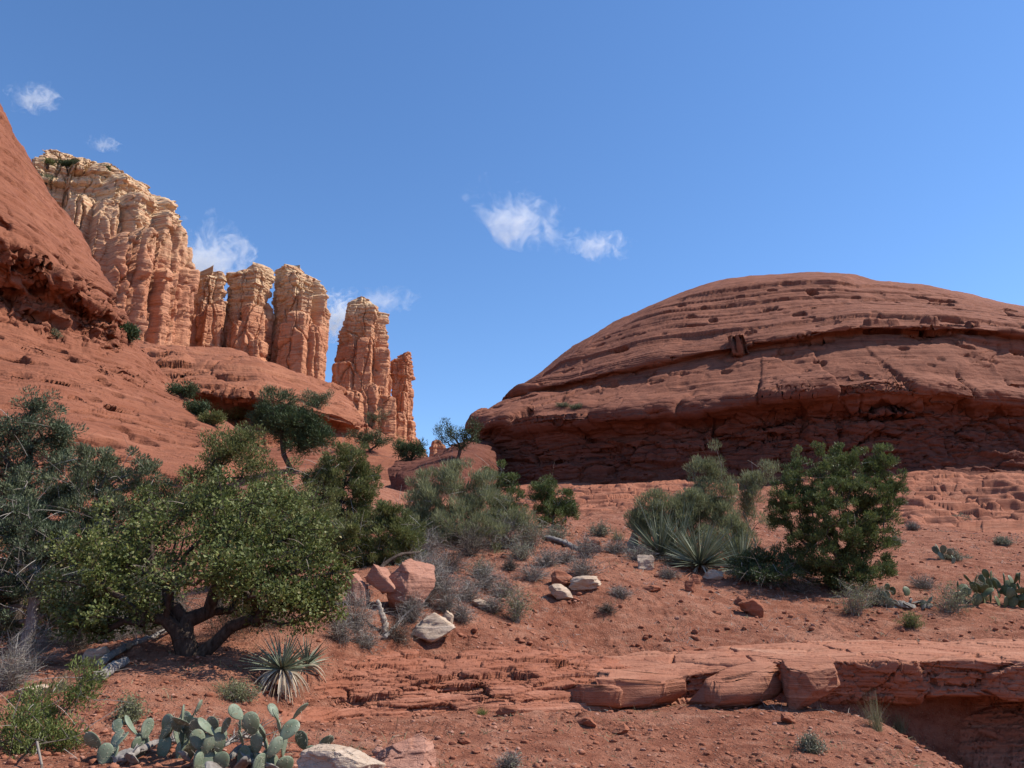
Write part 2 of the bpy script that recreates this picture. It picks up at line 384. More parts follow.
class TPS:
    def __init__(s, pts, lam=2e-4):
        p = A(pts); s.c = p[:, :2]*A([1.6, 1.0]); v = p[:, 2]; n = len(p)
        K = s.k(s.c, s.c)+lam*np.eye(n); Q = np.c_[np.ones(n), s.c]
        M_ = np.block([[K, Q], [Q.T, np.zeros((3, 3))]])
        sol = np.linalg.solve(M_, np.r_[v, np.zeros(3)]); s.w = sol[:n]; s.a = sol[n:]
    @staticmethod
    def k(a, b):
        d2 = ((a[:, None, :]-b[None])**2).sum(-1)+1e-12; return .5*d2*np.log(d2)
    def __call__(s, az, lr):
        q = np.stack([az.ravel()*1.6, lr.ravel()], 1); out = np.empty(len(q))
        for i in range(0, len(q), 40000):
            qq = q[i:i+40000]; out[i:i+40000] = s.k(qq, s.c)@s.w+s.a[0]+qq@s.a[1:]
        return out.reshape(az.shape)
TF, TU = TPS(_common+_floor), TPS(_common+_upper)
def pxaz(px, den=837.0): return math.atan((px-512)/den)
_ep = [-300, 0, 150, 250, 300, 400, 500, 560, 650, 760, 840, 900, 1024, 1300]
_ea = [pxaz(p) for p in _ep]
_toe = [6.5, 7.0, 8.3, 9.4, 11.0, 12.4, 13.0, 13.5, 14.2, 14.4, 14.9, 15.6, 17.4, 20]
_top = [9, 10.5, 11.3, 11.8, 12.9, 14.8, 15.4, 15.3, 15.0, 15.1, 15.5, 16.2, 18.2, 21]
def bank(az, r):
    return np.clip((r-np.interp(az, _ea, _toe))/(np.interp(az, _ea, _top)-np.interp(az, _ea, _toe)), 0, 1)
def ground_z(x, y, detail=True):
    x = np.asarray(x, float); y = np.asarray(y, float)
    r = np.hypot(x, y)+1e-6; az = np.arctan2(x, y); lr = np.log(np.maximum(r, 1.0))
    t = bank(az, r); s = t*t*(3-2*t)
    zf = EYE+TF(az, lr)*r; zu = EYE+TU(az, lr)*r
    z = zf+(zu-zf)*s
    if not detail: return z
    near = 1-sstep(60, 160, r)
    # rubble and small humps
    z = z+near*(.10*fbm(x/2.6, y/2.6, 0, 4, 3)+.06*fbm(x/.55, y/.55, 0, 4, 9)*sstep(4, 9, r))+(1-near)*1.5*fbm(x/30, y/30, 0, 4, 5)
    q = fbm(x/.9, y/.9, 0, 3, 71); cl = sstep(-.1, .5, q)*sstep(4, 8, r)*(1-sstep(26, 40, r))
    z = z+cl*(.06*np.abs(vn(x/.15, y/.15, 0, 72))+.07*np.abs(vn(x/.36, y/.36, 0, 73))-.03)
    # thin bedded, crumbling bank in the middle
    bm = np.clip(sstep(0.0, .12, t)*(1-sstep(.93, 1.0, t)), 0, 1)*sstep(pxaz(215), pxaz(300), az)*(1-.75*sstep(pxaz(600), pxaz(680), az))
    hz = z+.10*fbm(x/.8, y/.8, 0, 3, 21)+.05*fbm(x/.22, y/.22, 0, 3, 22)
    per = .085; kk = hz/per; i = np.floor(kk); f = kk-i
    zt = per*(i+sstep(.25, .95, f)**2)-(hz-z)+.05*rnd1(i, 4)*.5
    z = z+bm*(zt-z)*.95
    # coarser ledges on the slope under the dome and above the bank
    lm = sstep(36, 46, r)*(1-sstep(76, 84, r))*sstep(pxaz(470), pxaz(530), az)
    hz = z+.55*fbm(x/5, y/5, 0, 4, 31)+.25*fbm(x/1.4, y/1.4, 0, 3, 32)
    per = .55; kk = hz/per; i = np.floor(kk); f = kk-i
    zt = per*(i+sstep(.35, .9, f)**2)-(hz-z)
    z = z+lm*(zt-z)*.9
    lm2 = sstep(15.5, 17, r)*(1-sstep(34, 42, r))*sstep(pxaz(400), pxaz(560), az)*.8*sstep(-.15, .3, fbm(x/3, y/3, 0, 3, 51))
    hz = z+.12*fbm(x/1.2, y/1.2, 0, 4, 41); per = .11; kk = hz/per; i = np.floor(kk); f = kk-i
    z = z+lm2*(per*(i+sstep(.3, .9, f))-(hz-z)-z)
    return z
_hr = np.exp(np.linspace(math.log(3.5), math.log(200), 4000))
def hit(px, py, ymin=None, base=False):
    """where the sight line through a pixel meets the ground"""
    x, y, z = P(px, py, 1.0); dx, dz = x, z-EYE
    Y = _hr if ymin is None else _hr[_hr > ymin]
    g = ground_z(dx*Y, Y, not base); d = EYE+dz*Y-g
    k = np.where(d <= 0)[0]
    k = k[0] if len(k) else int(np.argmin(d))
    return Vector((dx*Y[k], Y[k], float(g[k])))
def on(px, Y, sink=0.0, py=600):
    x = P(px, py, Y)[0]; return Vector((x, Y, float(ground_z(A([x]), A([Y]))[0])-sink))

def build_ground():
    # rings around the viewpoint: fine where the photograph looks, coarse elsewhere
    a1 = np.linspace(R(-40), R(40), 1150); a2 = np.linspace(R(40), R(320), 140)[1:-1]
    az = np.r_[a1, a2]
    lr = np.r_[np.linspace(math.log(1.2), math.log(5.5), 60)[:-1], np.linspace(math.log(5.5), math.log(24), 720)[:-1],
               np.linspace(math.log(24), math.log(90), 260)[:-1], np.linspace(math.log(90), math.log(6000), 120)]
    AZ, LR = np.meshgrid(az, lr); Rr = np.exp(LR)
    x = Rr*np.sin(AZ); y = Rr*np.cos(AZ)
    z = ground_z(x, y)
    V = np.stack([x, y, z], -1)
    me = grid_mesh('ground', V, wrap=True, flip=True)
    return tag(link('ground', me, M['ground']), None, None, kind='structure')
build_ground()

# ------------------------------------------------------------------ rock masses
def resample(pts, n):
    """curve of (px,py,Y) -> n smooth 3D points"""
    p = A(pts, float); s = np.r_[0, np.cumsum(np.hypot(np.diff(p[:, 0]), np.diff(p[:, 1]))+3.0*np.abs(np.diff(p[:, 2])))]
    s /= s[-1]; u = np.linspace(0, 1, n)
    W = A([P(*q) for q in p])
    m = np.gradient(W, s, axis=0)                           # Hermite with limited tangents
    d = np.diff(W, axis=0)/np.diff(s)[:, None]
    for i in range(1, len(W)-1):
        lo = np.minimum(np.abs(d[i-1]), np.abs(d[i]))*2.2
        m[i] = np.where(d[i-1]*d[i] <= 0, m[i]*.35, np.clip(m[i], -lo, lo))
    k = np.clip(np.searchsorted(s, u, 'right')-1, 0, len(s)-2); h = (s[k+1]-s[k]); t = (u-s[k])/h
    h = h[:, None]; t = t[:, None]
    return (2*t**3-3*t**2+1)*W[k]+(t**3-2*t**2+t)*h*m[k]+(-2*t**3+3*t**2)*W[k+1]+(t**3-t**2)*h*m[k+1]
def loft(curves, rows, nc, tens=None):
    C = [resample(c, nc) for c in curves]; n = len(C); tens = tens or [.5]*n
    T = []
    for i in range(n):
        a = C[max(i-1, 0)]; b = C[min(i+1, n-1)]; T.append((b-a)*.5*(tens[i]/.5))
    out = []
    for i in range(n-1):
        k = rows[i]
        for j in range(k):
            t = j/k
            out.append((2*t**3-3*t**2+1)*C[i]+(t**3-2*t**2+t)*T[i]+(-2*t**3+3*t**2)*C[i+1]+(t**3-t**2)*T[i+1])
    out.append(C[-1])
    return np.stack(out)
def weather(V, amp, per, warp, big, crack=0.0, seed=0, steep_only=True, wrap=False, pits=0.0):
    """weather a rock surface: recessed beds, joints, general unevenness (along the normal)"""
    N = grid_normals(V, wrap)
    x, y, z = V[..., 0], V[..., 1], V[..., 2]
    zw = z+warp[0]*fbm(x/warp[1], y/warp[1], z/warp[1], 3, seed+1)
    steep = np.sqrt(np.clip(1-N[..., 2]**2, 0, 1))
    k = .25+.75*steep if steep_only else 1.0
    rough = .6+.6*fbm(x/(per*9), y/(per*9), z/(per*9), 2, seed+7)
    d = big[0]*fbm(x/big[1], y/big[1], z/big[1], 4, seed+2)
    for p, a, s in ((per, 1.0, 3), (per*.37, .45, 4), (per*2.7, .9, 5)):
        r, g = layers(zw, p, seed+s, 9); d = d+amp*a*k*rough*(.55*r+.5*g)
    if crack:
        u = fbm(x/(per*7), y/(per*7), z/(per*5), 3, seed+11)
        d = d-crack*k*np.exp(-(u/.025)**2)
        u = fbm(x/(per*3), y/(per*3), z/(per*3), 3, seed+12)
        d = d-crack*.5*k*np.exp(-(u/.03)**2)
    d = d+.16*amp*fbm(x/(per*.6), y/(per*.6), z/(per*.35), 3, seed+13)
    if pits:
        u = vn(x/(per*1.6), y/(per*1.6), zw/(per*.9), seed+15); d = d-pits*sstep(.62, .8, u)
    return V+N*d[..., None]

def orient(V):
    """make faces look towards the viewpoint on average"""
    N = grid_normals(V); c = -(V[..., 0]*N[..., 0]+V[..., 1]*N[..., 1]+(V[..., 2]-EYE)*N[..., 2])
    return c.mean() > 0

def rock_mass(name, curves, rows, nc, mat, wargs, label=None, cat=None, kind=None, tens=None, extra=None, group=None):
    V = loft(curves, rows, nc, tens)
    if not orient(V): V = V[:, ::-1]
    V = weather(V, **wargs)
    if extra is not None: V = extra(V)
    me = grid_mesh(name, V)
    return tag(link(name, me, mat), label, cat, group, kind)

def band(n, a, b, soft=8):
    i = np.arange(n); return (sstep(a-soft, a+soft, i)*(1-sstep(b-soft, b+soft, i)))[:, None]
def dome_extra(V):
    x, y, z = V[..., 0], V[..., 1], V[..., 2]; N = grid_normals(V); n = V.shape[0]
    wv = .8*fbm(x/3, y/3, z/3, 3, 5)
    # blocky wall
    tt = np.arctan2(y-97, x-34)*34; q, e = cells((tt+wv)/3.4, 0*z, (z+.3*wv)/.85, 41); q2, e2 = cells((tt-wv)/1.3, 0*z, (z+.3*wv)/.30, 42)
    d = band(n, 8, 112)*(.34*q-.2*(1-sstep(0, .08, e))+.13*q2)
    q, e = cells((tt+wv)/8, 0*z, (z+.5*wv)/2.6, 43)
    d = d+band(n, 30, 116, 12)*(.5*q-.4*(1-sstep(0, .05, e)))
    # uneven lip of jutting slabs split by upright joints
    t = np.arctan2(y-97, x-34)*34+.8*fbm(x/4, y/4, z/4, 2, 44); r, g = layers(t, 8.3, 45, 14); r2, g2 = layers(t, 3.1, 46, 12)
    d = d+band(n, 118, 166, 9)*(.75*r+.5*g+.3*fbm(x/2, y/2, z/1.2, 3, 47))+band(n, 118, 206, 14)*.3*r
    # broken bench above it
    q, e = cells((x+wv)/5.5, (y+wv)/4.2, (z+wv)/1.1, 45); m = sstep(-.2, .15, fbm(x/9, y/9, z/4, 2, 47))
    d = d+band(n, 176, 228, 10)*m*(.28*q-.22*(1-sstep(0, .07, e)))
    # uneven second ledge: deep in places, nearly gone in others
    d = d+band(n, 212, 252, 8)*(.7*fbm(x/6, y/6, 0, 3, 48))
    # long shallow ledges on the cap
    zz = z+.5*fbm(x/9, y/9, 0, 2, 49); r, g = layers(zz, 1.9, 50, 14); r2, g2 = layers(zz, .8, 51, 9)
    d = d+band(n, 246, 372, 8)*(.30*r+.38*g+.12*r2+.14*g2)*(.55+.6*sstep(-.3, .4, fbm(x/12, y/12, z/3, 2, 52)))
    u = vn(x/2.2, y/2.2, zz/1.1, 53); d = d-band(n, 184, 356, 8)*1.1*sstep(.62, .74, u)
    return V+N*d[..., None]
def shoulder_extra(V):
    x, y, z = V[..., 0], V[..., 1], V[..., 2]; N = grid_normals(V); n = V.shape[0]
    wv = 1.0*fbm(x/3, y/3, z/3, 3, 5)
    q, e = cells((x+wv)/2.0, (y+wv)/2.0, (z+wv)/1.6, 61); q2, e2 = cells((x+wv)/.8, (y-wv)/.8, (z+wv)/.8, 62)
    d = band(n, 6, 100, 9)*(.6*q-.3*(1-sstep(0, .1, e))+.3*q2)
    u = vn(x/1.7, y/1.7, z/1.2, 63); d = d-band(n, 6, 112, 9)*1.3*sstep(.25, .6, u)
    zz = z+.8*fbm(x/8, y/8, 0, 2, 64); r, g = layers(zz, 2.2, 65, 6); d = d+band(n, 105, 330, 10)*(.25*r+.28*g)
    return V+N*d[..., None]
def apron_extra(V):
    x, y, z = V[..., 0], V[..., 1], V[..., 2]; N = grid_normals(V)
    zz = z+1.2*fbm(x/9, y/9, 0, 2, 66); r, g = layers(zz, 1.5, 67, 6); r2, g2 = layers(zz, .55, 68, 5)
    m = sstep(-.25, .3, fbm(x/10, y/10, z/3, 2, 69))
    u = vn(x/2.6, y/2.6, zz/.8, 70)
    d = m*(.22*r+.30*g+.10*r2+.12*g2)-.7*sstep(.55, .78, u)
    return V+N*d[..., None]
def ridge_extra(V):
    x, y, z = V[..., 0], V[..., 1], V[..., 2]; N = grid_normals(V); n = V.shape[0]
    wv = 3*fbm(x/9, y/9, z/9, 3, 5); q, e = cells((x+wv)/11, (y+wv)/11, (z+wv)/3.6, 75); q2, e2 = cells((x+wv)/4, (y+wv)/4, (z+wv)/1.5, 76)
    m = sstep(-.1, .35, fbm(x/20, y/20, z/8, 2, 77))
    return V+N*(m*(1.2*q-.9*(1-sstep(0, .07, e))+.35*q2))[..., None]

# --- the dome on the right
dome_c = [
 [(478,515,120),(462,512,100),(455,512,84),(520,508,76),(600,503,72),(700,498,69.5),(800,492,68),(900,488,68),(1000,488,69),(1100,492,74),(1250,500,90)],
 [(500,490,120),(478,488,100),(470,490,86),(520,488,78),(600,485,74.5),(700,481,71.5),(800,474,69.7),(900,470,69.7),(1000,470,70.7),(1100,475,75.7),(1250,480,90)],
 [(500,470,120),(480,466,101),(471,465,87.5),(520,462,79.3),(600,459,75.8),(700,454,72.8),(800,447,71),(900,442,71),(1000,440,72.2),(1100,440,77),(1250,445,91)],
 [(500,450,120),(483,446,101),(474,444,88.3),(520,440,79.9),(600,436,76.3),(700,427,73.4),(800,417,71.4),(900,411,71.2),(1000,418,72.8),(1100,420,77.6),(1250,425,91)],
 [(500,441,120),(480,435,100),(472,431,87.6),(520,425,78.3),(600,422,74.4),(700,413,71.5),(800,399,69.4),(900,392,69.1),(1000,403,71),(1100,409,76),(1250,418,90)],
 [(503,428,120),(483,424,101),(478,419,88),(520,413,78.6),(600,410,74.6),(700,401,71.8),(800,386,69.6),(900,378,69.3),(1000,390,71.2),(1100,398,76.2),(1250,410,90.2)],
 [(503,423,120),(490,416,102),(488,413,90),(525,406,81.5),(600,403,77.6),(700,394,74.6),(800,377,72.2),(900,369,71.8),(1000,381,73.8),(1100,390,78.6),(1250,403,92)],
 [(516,418,122),(502,412,107),(500,410,100),(567,388,88.2),(650,369,83),(700,358,80.8),(795,342,77.8),(858,333,76.8),(937,333,76.8),(1024,340,79),(1120,352,85),(1260,372,99)],
 [(518,412,122),(502,407,106),(500,405,99),(567,381,87.5),(650,361,82.2),(700,351,80),(795,335,77),(858,326,76),(937,326,76),(1024,332,78),(1120,345,83),(1260,366,98)],
 [(524,405,122),(509,401,109),(507,399,101),(570,367,93),(655,334,89.5),(705,320,88.5),(795,306,87),(858,302,86),(937,307,86),(1024,320,88),(1120,340,92),(1260,375,104)],
 [(530,398,124),(515,396,113),(513,394,106),(530,385,103.5),(560,365,101.5),(600,340,100),(630,325,99.5),(660,308,99),(690,297,98.5),(720,288,98),(760,280,97),(790,277,96.5),(840,277,96),(862,285,95.5),(900,287,96),(960,296,97),(1024,311,98),(1120,340,102),(1260,380,112)],
 [(540,405,128),(530,402,122),(528,400,118),(575,360,118),(660,318,118),(760,292,116),(860,296,115),(960,306,116),(1024,320,118),(1120,350,122),(1260,390,130)],
 [(560,470,140),(550,470,140),(548,470,140),(595,450,145),(660,440,145),(760,430,145),(860,430,145),(960,430,145),(1024,430,148),(1120,440,150),(1260,450,155)]]
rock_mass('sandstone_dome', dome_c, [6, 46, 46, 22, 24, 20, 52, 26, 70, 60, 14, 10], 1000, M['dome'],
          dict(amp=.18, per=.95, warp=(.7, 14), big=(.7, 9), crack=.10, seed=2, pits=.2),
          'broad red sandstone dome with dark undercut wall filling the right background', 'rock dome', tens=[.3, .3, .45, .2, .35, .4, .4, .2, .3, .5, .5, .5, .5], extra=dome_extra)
notch_c = [
 [(380,520,60),(410,515,58),(450,510,60),(490,508,68),(510,505,80)],
 [(385,500,64),(402,497,62),(450,492,63),(490,488,70),(510,485,82)],
 [(390,470,72),(405,474,65),(445,462,66),(485,455,74),(510,455,84)],
 [(405,462,84),(420,461,75),(448,449,75),(480,440,82),(510,438,90)],
 [(415,462,98),(430,460,92),(455,447,92),(480,440,96),(510,438,100)],
 [(420,480,115),(440,480,110),(460,478,110),(480,475,110),(510,470,112)]]
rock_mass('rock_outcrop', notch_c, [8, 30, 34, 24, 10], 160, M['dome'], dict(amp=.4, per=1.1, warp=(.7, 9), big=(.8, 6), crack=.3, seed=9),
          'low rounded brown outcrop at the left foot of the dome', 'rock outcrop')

# --- slickrock shoulder on the left
left_c = [
 [(-250,350,53),(-100,345,60),(0,345,66),(70,356,73),(115,366,78),(124,366,86),(110,362,97),(60,350,112)],
 [(-250,322,56),(-100,312,63),(0,322,69),(70,337,75.5),(115,352,80),(124,354,86),(110,350,97),(60,340,112)],
 [(-250,285,57),(-100,280,64),(0,290,70.5),(70,312,76.5),(112,334,81.5),(122,338,87),(108,335,98),(60,325,112)],
 [(-250,225,53),(-100,235,60),(0,248,67),(47,268,71),(85,292,75.5),(120,318,83),(111,318,95),(60,312,111)],
 [(-250,180,54),(-100,200,61),(0,224,67.5),(45,248,72),(80,275,77),(113,298,85),(105,300,97),(60,300,111)],
 [(-250,120,57),(-100,160,64),(0,195,70),(40,225,75),(75,250,80),(101,272,88),(95,278,99),(55,285,113)],
 [(-250,40,61),(-100,90,68),(0,150,75),(30,180,80),(55,205,85),(82,236,92),(77,242,102),(40,255,115)],
 [(-250,-20,66),(-100,40,74),(-20,105,81),(0,128,84),(20,155,89),(45,188,96),(42,197,106),(20,210,118)],
 [(-250,-60,75),(-100,0,82),(-40,60,88),(-12,95,92),(0,113,97),(16,142,103),(12,152,112),(0,170,122)],
 [(-250,-40,95),(-100,20,98),(-40,80,100),(-12,115,104),(0,133,108),(10,160,112),(5,170,120),(0,190,126)]]
rock_mass('slickrock_shoulder', left_c, [8, 40, 40, 20, 40, 40, 40, 34, 10], 420, M['slick'],
          dict(amp=.42, per=1.1, warp=(.9, 10), big=(.9, 8), crack=.3, seed=5, pits=.45),
          'steep red slickrock shoulder with a pitted dark undercut at the left edge', 'rock wall', tens=[.3, .3, .4, .3, .5, .5, .5, .5, .5, .5], extra=shoulder_extra)
apron_c = [
 [(-250,318,60),(-100,306,67),(0,313,73),(70,327,80),(115,336,88),(138,342,100),(128,345,112),(90,352,125)],
 [(-250,336,55),(-100,328,62),(0,333,67.5),(70,346,74),(125,352,81),(150,357,93),(150,360,108),(120,365,122)],
 [(-250,380,48),(-100,365,54),(0,360,60),(70,365,66),(130,372,75),(168,386,88),(174,390,102),(150,394,120)],
 [(-250,430,42),(-100,415,47),(0,398,52),(80,400,57),(140,404,66),(197,405,81),(207,411,97),(180,416,115)],
 [(-250,480,35),(-100,465,39),(0,445,43),(80,445,47),(150,446,54),(222,428,72),(236,434,90),(210,442,110)],
 [(-250,530,28),(-100,515,31),(0,495,34),(80,492,37),(160,488,43),(240,466,58),(265,464,82),(240,468,105)],
 [(-250,620,23),(-100,605,25),(0,585,28),(80,575,30),(170,552,35),(255,515,48),(295,498,72),(275,505,100)]]
rock_mass('slickrock_apron', apron_c, [20, 60, 60, 70, 70, 40], 640, M['slick'],
          dict(amp=.30, per=.8, warp=(1.1, 9), big=(.7, 7), crack=.22, seed=15, pits=.25), 'smooth sloping red slickrock apron below the pitted undercut', 'rock slope', extra=apron_extra)

# --- lit ridge below the spires, slickrock face in the saddle, talus foot
ridge_c = [
 [(60,450,146),(150,445,142),(200,440,138),(260,445,135),(320,460,138),(362,470,147),(374,468,163),(350,460,185)],
 [(60,430,150),(150,425,145),(200,420,141),(260,425,138),(320,440,142),(362,450,150),(374,450,165),(350,448,185)],
 [(60,400,154),(150,402,151),(200,407,147),(260,412,143),(320,424,146),(362,438,153),(371,438,167),(350,435,187)],
 [(60,375,149),(150,380,144),(200,393,138),(260,399,136),(320,412,141),(362,425,151),(369,425,167),(350,420,188)],
 [(60,360,156),(150,363,152),(200,372,148),(260,380,147),(320,396,152),(358,409,161),(362,412,175),(345,409,192)],
 [(60,348,172),(150,352,170),(195,358,167),(250,364,166),(318,386,169),(346,398,176),(350,401,187),(335,401,200)],
 [(60,335,195),(145,342,192),(195,349,190),(250,356,188),(285,368,188),(320,381,190),(335,389,196),(325,393,208)],
 [(60,360,225),(145,365,225),(195,370,225),(250,378,225),(285,385,225),(320,395,225),(335,400,225),(325,405,225)]]
rock_mass('sandstone_ridge', ridge_c, [8, 26, 26, 30, 40, 40, 10], 460, M['ridge'],
          dict(amp=.9, per=2.6, warp=(2.0, 22), big=(2.6, 18), crack=.9, seed=25, pits=.7), 'lit rounded red ridge with a shadowed hollow below the far spires', 'rock ridge', extra=ridge_extra)
saddle_c = [
 [(250,520,88),(330,515,88),(372,512,89),(402,510,91),(425,508,100)],
 [(250,490,95),(330,490,95),(372,488,95),(400,486,97),(425,484,106)],
 [(250,468,106),(330,466,106),(368,466,106),(404,466,108),(428,470,116)],
 [(250,448,118),(330,446,118),(366,446,118),(384,452,118),(407,460,119),(428,467,124)],
 [(250,455,140),(330,455,140),(366,455,140),(384,458,140),(407,465,140),(428,470,140)]]
rock_mass('slickrock_outcrop', saddle_c, [10, 40, 40, 10], 200, M['slick'], dict(amp=.3, per=1.0, warp=(1.4, 10), big=(.5, 8), crack=.2, seed=35),
          'small tilted slab of smooth red slickrock in the gap below the tower', 'rock slab')
talus_c = [
 [(60,430,190),(150,440,200),(250,455,212),(330,470,222),(400,475,232),(440,472,250),(450,470,300)],
 [(60,380,235),(150,390,240),(250,405,250),(330,425,258),(385,440,265),(418,452,275),(428,456,310)],
 [(60,350,258),(150,352,265),(200,352,272),(250,362,282),(330,402,295),(380,430,300),(414,444,306),(424,450,320)],
 [(60,345,320),(150,345,330),(200,346,335),(250,356,340),(330,395,345),(380,420,350),(415,440,352),(420,446,356)]]
rock_mass('talus_slope', talus_c, [30, 40, 30], 300, M['ridge'], dict(amp=1.2, per=3.5, warp=(3, 25), big=(3.0, 20), crack=.8, seed=45),
          'orange rubble slope at the foot of the far spires', 'talus slope')

# --- cliff and spires: clusters of weathered columns
def columns(name, label, cat, cols, z0, mat, group=None, nth=420, nz=240, lay=.06, per=4.0, seed=0, taper=.10, blocky=1.2, capk=.55, tilt=0.0):
    """cols: (x, y, radius, ztop)"""
    cols = A(cols, float); c0 = cols[0, :2]; ztop = cols[:, 3].max()
    th = np.linspace(0, 2*np.pi, nth, endpoint=False)
    zz = z0+(ztop-z0)*(1-(1-np.linspace(0, 1, nz))**1.35)
    TH, Z = np.meshgrid(th, zz)
    ux, uy = np.cos(TH), np.sin(TH)
    Rm = np.full(TH.shape, .05)
    for i, (x, y, r, zt) in enumerate(cols):
        dx, dy = x-c0[0], y-c0[1]
        zw = Z+2.0*fbm(ux*2+i, uy*2, Z/18, 3, seed+3)
        rr = r*(1+taper*(zt-Z)/(zt-z0)*1.4)
        for p, a, s in ((per, 1.0, 1), (per*.4, .5, 2), (per*2.6, .8, 5)):
            q, g = layers(zw, p, seed+s+i*7, 5); rr = rr+lay*r*a*(.6*q+.45*g)
        cap = np.clip((zt-Z)/(capk*r), 0, 1); rr = rr*np.sqrt(np.clip(1-(1-cap)**2.4, 0, 1))
        # wander a little with height
        ox = dx+.10*r*vn(Z/22+i*3.3, 0.5, 0, seed+i); oy = dy+.10*r*vn(Z/22+i*5.1, 7.5, 0, seed+i)
        b = ux*ox+uy*oy; disc = rr**2-(ox**2+oy**2-b**2)
        e = np.where(disc > 0, b+np.sqrt(np.maximum(disc, 0)), 0)
        # joint-bounded, squarish plan: find the angle round this column and pull the corners out
        an = np.arctan2(uy*e-oy, ux*e-ox)+rnd1(A([i+seed*17]), 3)[0]*3.0
        rr = rr*(.86+.62*(1/np.maximum(np.abs(np.cos(an)), np.abs(np.sin(an)))-1))
        disc = rr**2-(ox**2+oy**2-b**2)
        e = np.where((disc > 0) & (Z < zt), b+np.sqrt(np.maximum(disc, 0)), 0)
        Rm = np.maximum(Rm, e)
    X = c0[0]+ux*Rm; Y = c0[1]+uy*Rm
    # blocky joints and pitted faces
    k = sstep(.1, 2, Rm)
    wx = 2.0*fbm(X/9, Y/9, Z/9, 2, seed+30)
    lowp = 1-sstep(ztop-.5*(ztop-z0), ztop-.25*(ztop-z0), Z)
    q, e = cells((X+wx)/7.0, (Y+wx)/7.0, (Z+wx)/34.0, seed+31); d = .8*blocky*q-.9*blocky*(1-sstep(0, .09, e))
    q, e = cells((X+wx)/3.2, (Y-wx)/3.2, (Z+wx)/11.0, seed+32); d = d+.35*blocky*q-.3*blocky*(1-sstep(0, .1, e))
    q, e = cells((X+wx)/4.5, (Y-wx)/4.5, (Z+wx)/2.4, seed+37); d = d+(.15+.4*(1-lowp))*blocky*q
    q, g = layers(Z+.6*wx, per*.5, seed+36, 6); d = d+blocky*(.18+.75*(1-lowp))*(.5*q+.45*g)
    d = d+.22*blocky*fbm(X/5, Y/5, Z/5, 4, seed+33)
    Rm = np.maximum(Rm+d*k, .05)
    V = np.stack([c0[0]+ux*Rm, c0[1]+uy*Rm, Z+.6*blocky*fbm(X/5, Y/5, Z/5, 3, seed+35)*k], -1)
    me = grid_mesh(name, V, wrap=True)
    return tag(link(name, me, mat), label, cat, group)
def pc(px, pw, py, Y, dY=0.0):
    """column centred at a pixel column, pw pixels wide, top at py"""
    x, y, z = P(px, py, Y); r = pw*.5*mpx(Y, py)
    return (x, Y+dY, r, z)
columns('sandstone_cliff', 'tall cream-topped sandstone cliff rising behind the slickrock shoulder', 'cliff',
  [pc(72,84,161,268), pc(40,60,159,262,6), pc(104,62,167,262), pc(128,48,178,258), pc(112,26,200,240), pc(139,30,193,244), pc(157,38,198,256), pc(168,26,212,250), pc(178,22,226,254), pc(184,20,246,258), pc(150,22,228,240), pc(128,18,232,236), pc(188,14,268,256), pc(84,30,196,238), pc(172,16,268,246)],
  P(100, 372, 258)[2], M['cliff'], nth=900, nz=340, lay=.05, per=5.0, seed=3, taper=.10, blocky=2.0, capk=.9)
grp = 'far sandstone spires'
columns('rock_spire', 'slim sandstone spire tucked against the right side of the tall cliff', 'rock spire',
  [pc(212,26,278,284), pc(199,22,268,287,5), pc(220,15,272,284), pc(213,17,305,278), pc(204,18,315,280), pc(221,12,300,280)], P(212, 372, 280)[2], M['spire'], grp, 300, 240, .07, 3.6, 11, .16)
columns('rock_spire', 'wide blocky sandstone spire between two dark vertical clefts', 'rock spire',
  [pc(252,34,271,290), pc(261,24,265,293), pc(240,24,275,292), pc(252,24,305,281), pc(241,20,322,280), pc(259,18,312,283), pc(258,20,340,278)], P(252, 384, 288)[2], M['spire'], grp, 360, 260, .07, 3.8, 23, .14)
columns('rock_spire', 'broad cream-capped sandstone spire left of the open sky gap', 'rock spire',
  [pc(299,36,276,300), pc(291,28,268,303), pc(314,24,282,302), pc(286,17,288,299), pc(300,24,312,289), pc(315,20,326,292), pc(290,18,322,288), pc(277,15,325,304), pc(320,16,296,299), pc(306,14,290,292)], P(298, 402, 298)[2], M['spire'], grp, 420, 280, .07, 3.8, 37, .13)
columns('rock_spire', 'tall free-standing sandstone tower with fluted sides right of the sky gap', 'rock spire',
  [pc(364,38,305,318), pc(362,26,299,320), pc(380,20,313,320), pc(349,20,330,316), pc(366,20,338,306), pc(382,18,348,310), pc(346,24,362,306), pc(372,22,384,302), pc(350,32,392,299), pc(386,24,396,304), pc(339,18,400,305)], P(364, 456, 312)[2], M['spire'], grp, 420, 300, .06, 3.8, 51, .24)
columns('rock_spire', 'narrow finger-like sandstone pillar at the right end of the spire row', 'rock spire',
  [pc(404,20,354,326), pc(398,14,358,325), pc(409,12,353,326), pc(404,13,392,319), pc(398,16,412,318), pc(410,12,420,320)], P(404, 456, 322)[2], M['spire'], grp, 240, 260, .06, 3.4, 67, .14)
columns('rock_spire', 'tiny orange rock knob in the saddle beside the dome', 'rock spire',
  [pc(437,10,440,170), pc(433,7,446,170), pc(442,7,444,170)], P(437, 466, 168)[2], M['spire'], None, 120, 60, .06, 1.6, 71, .2, .4)

M['bank'] = mat_rock('bank_shale', (.275, .098, .054), (.17, .056, .032), (.40, .18, .115), 11, 1.6, .03)
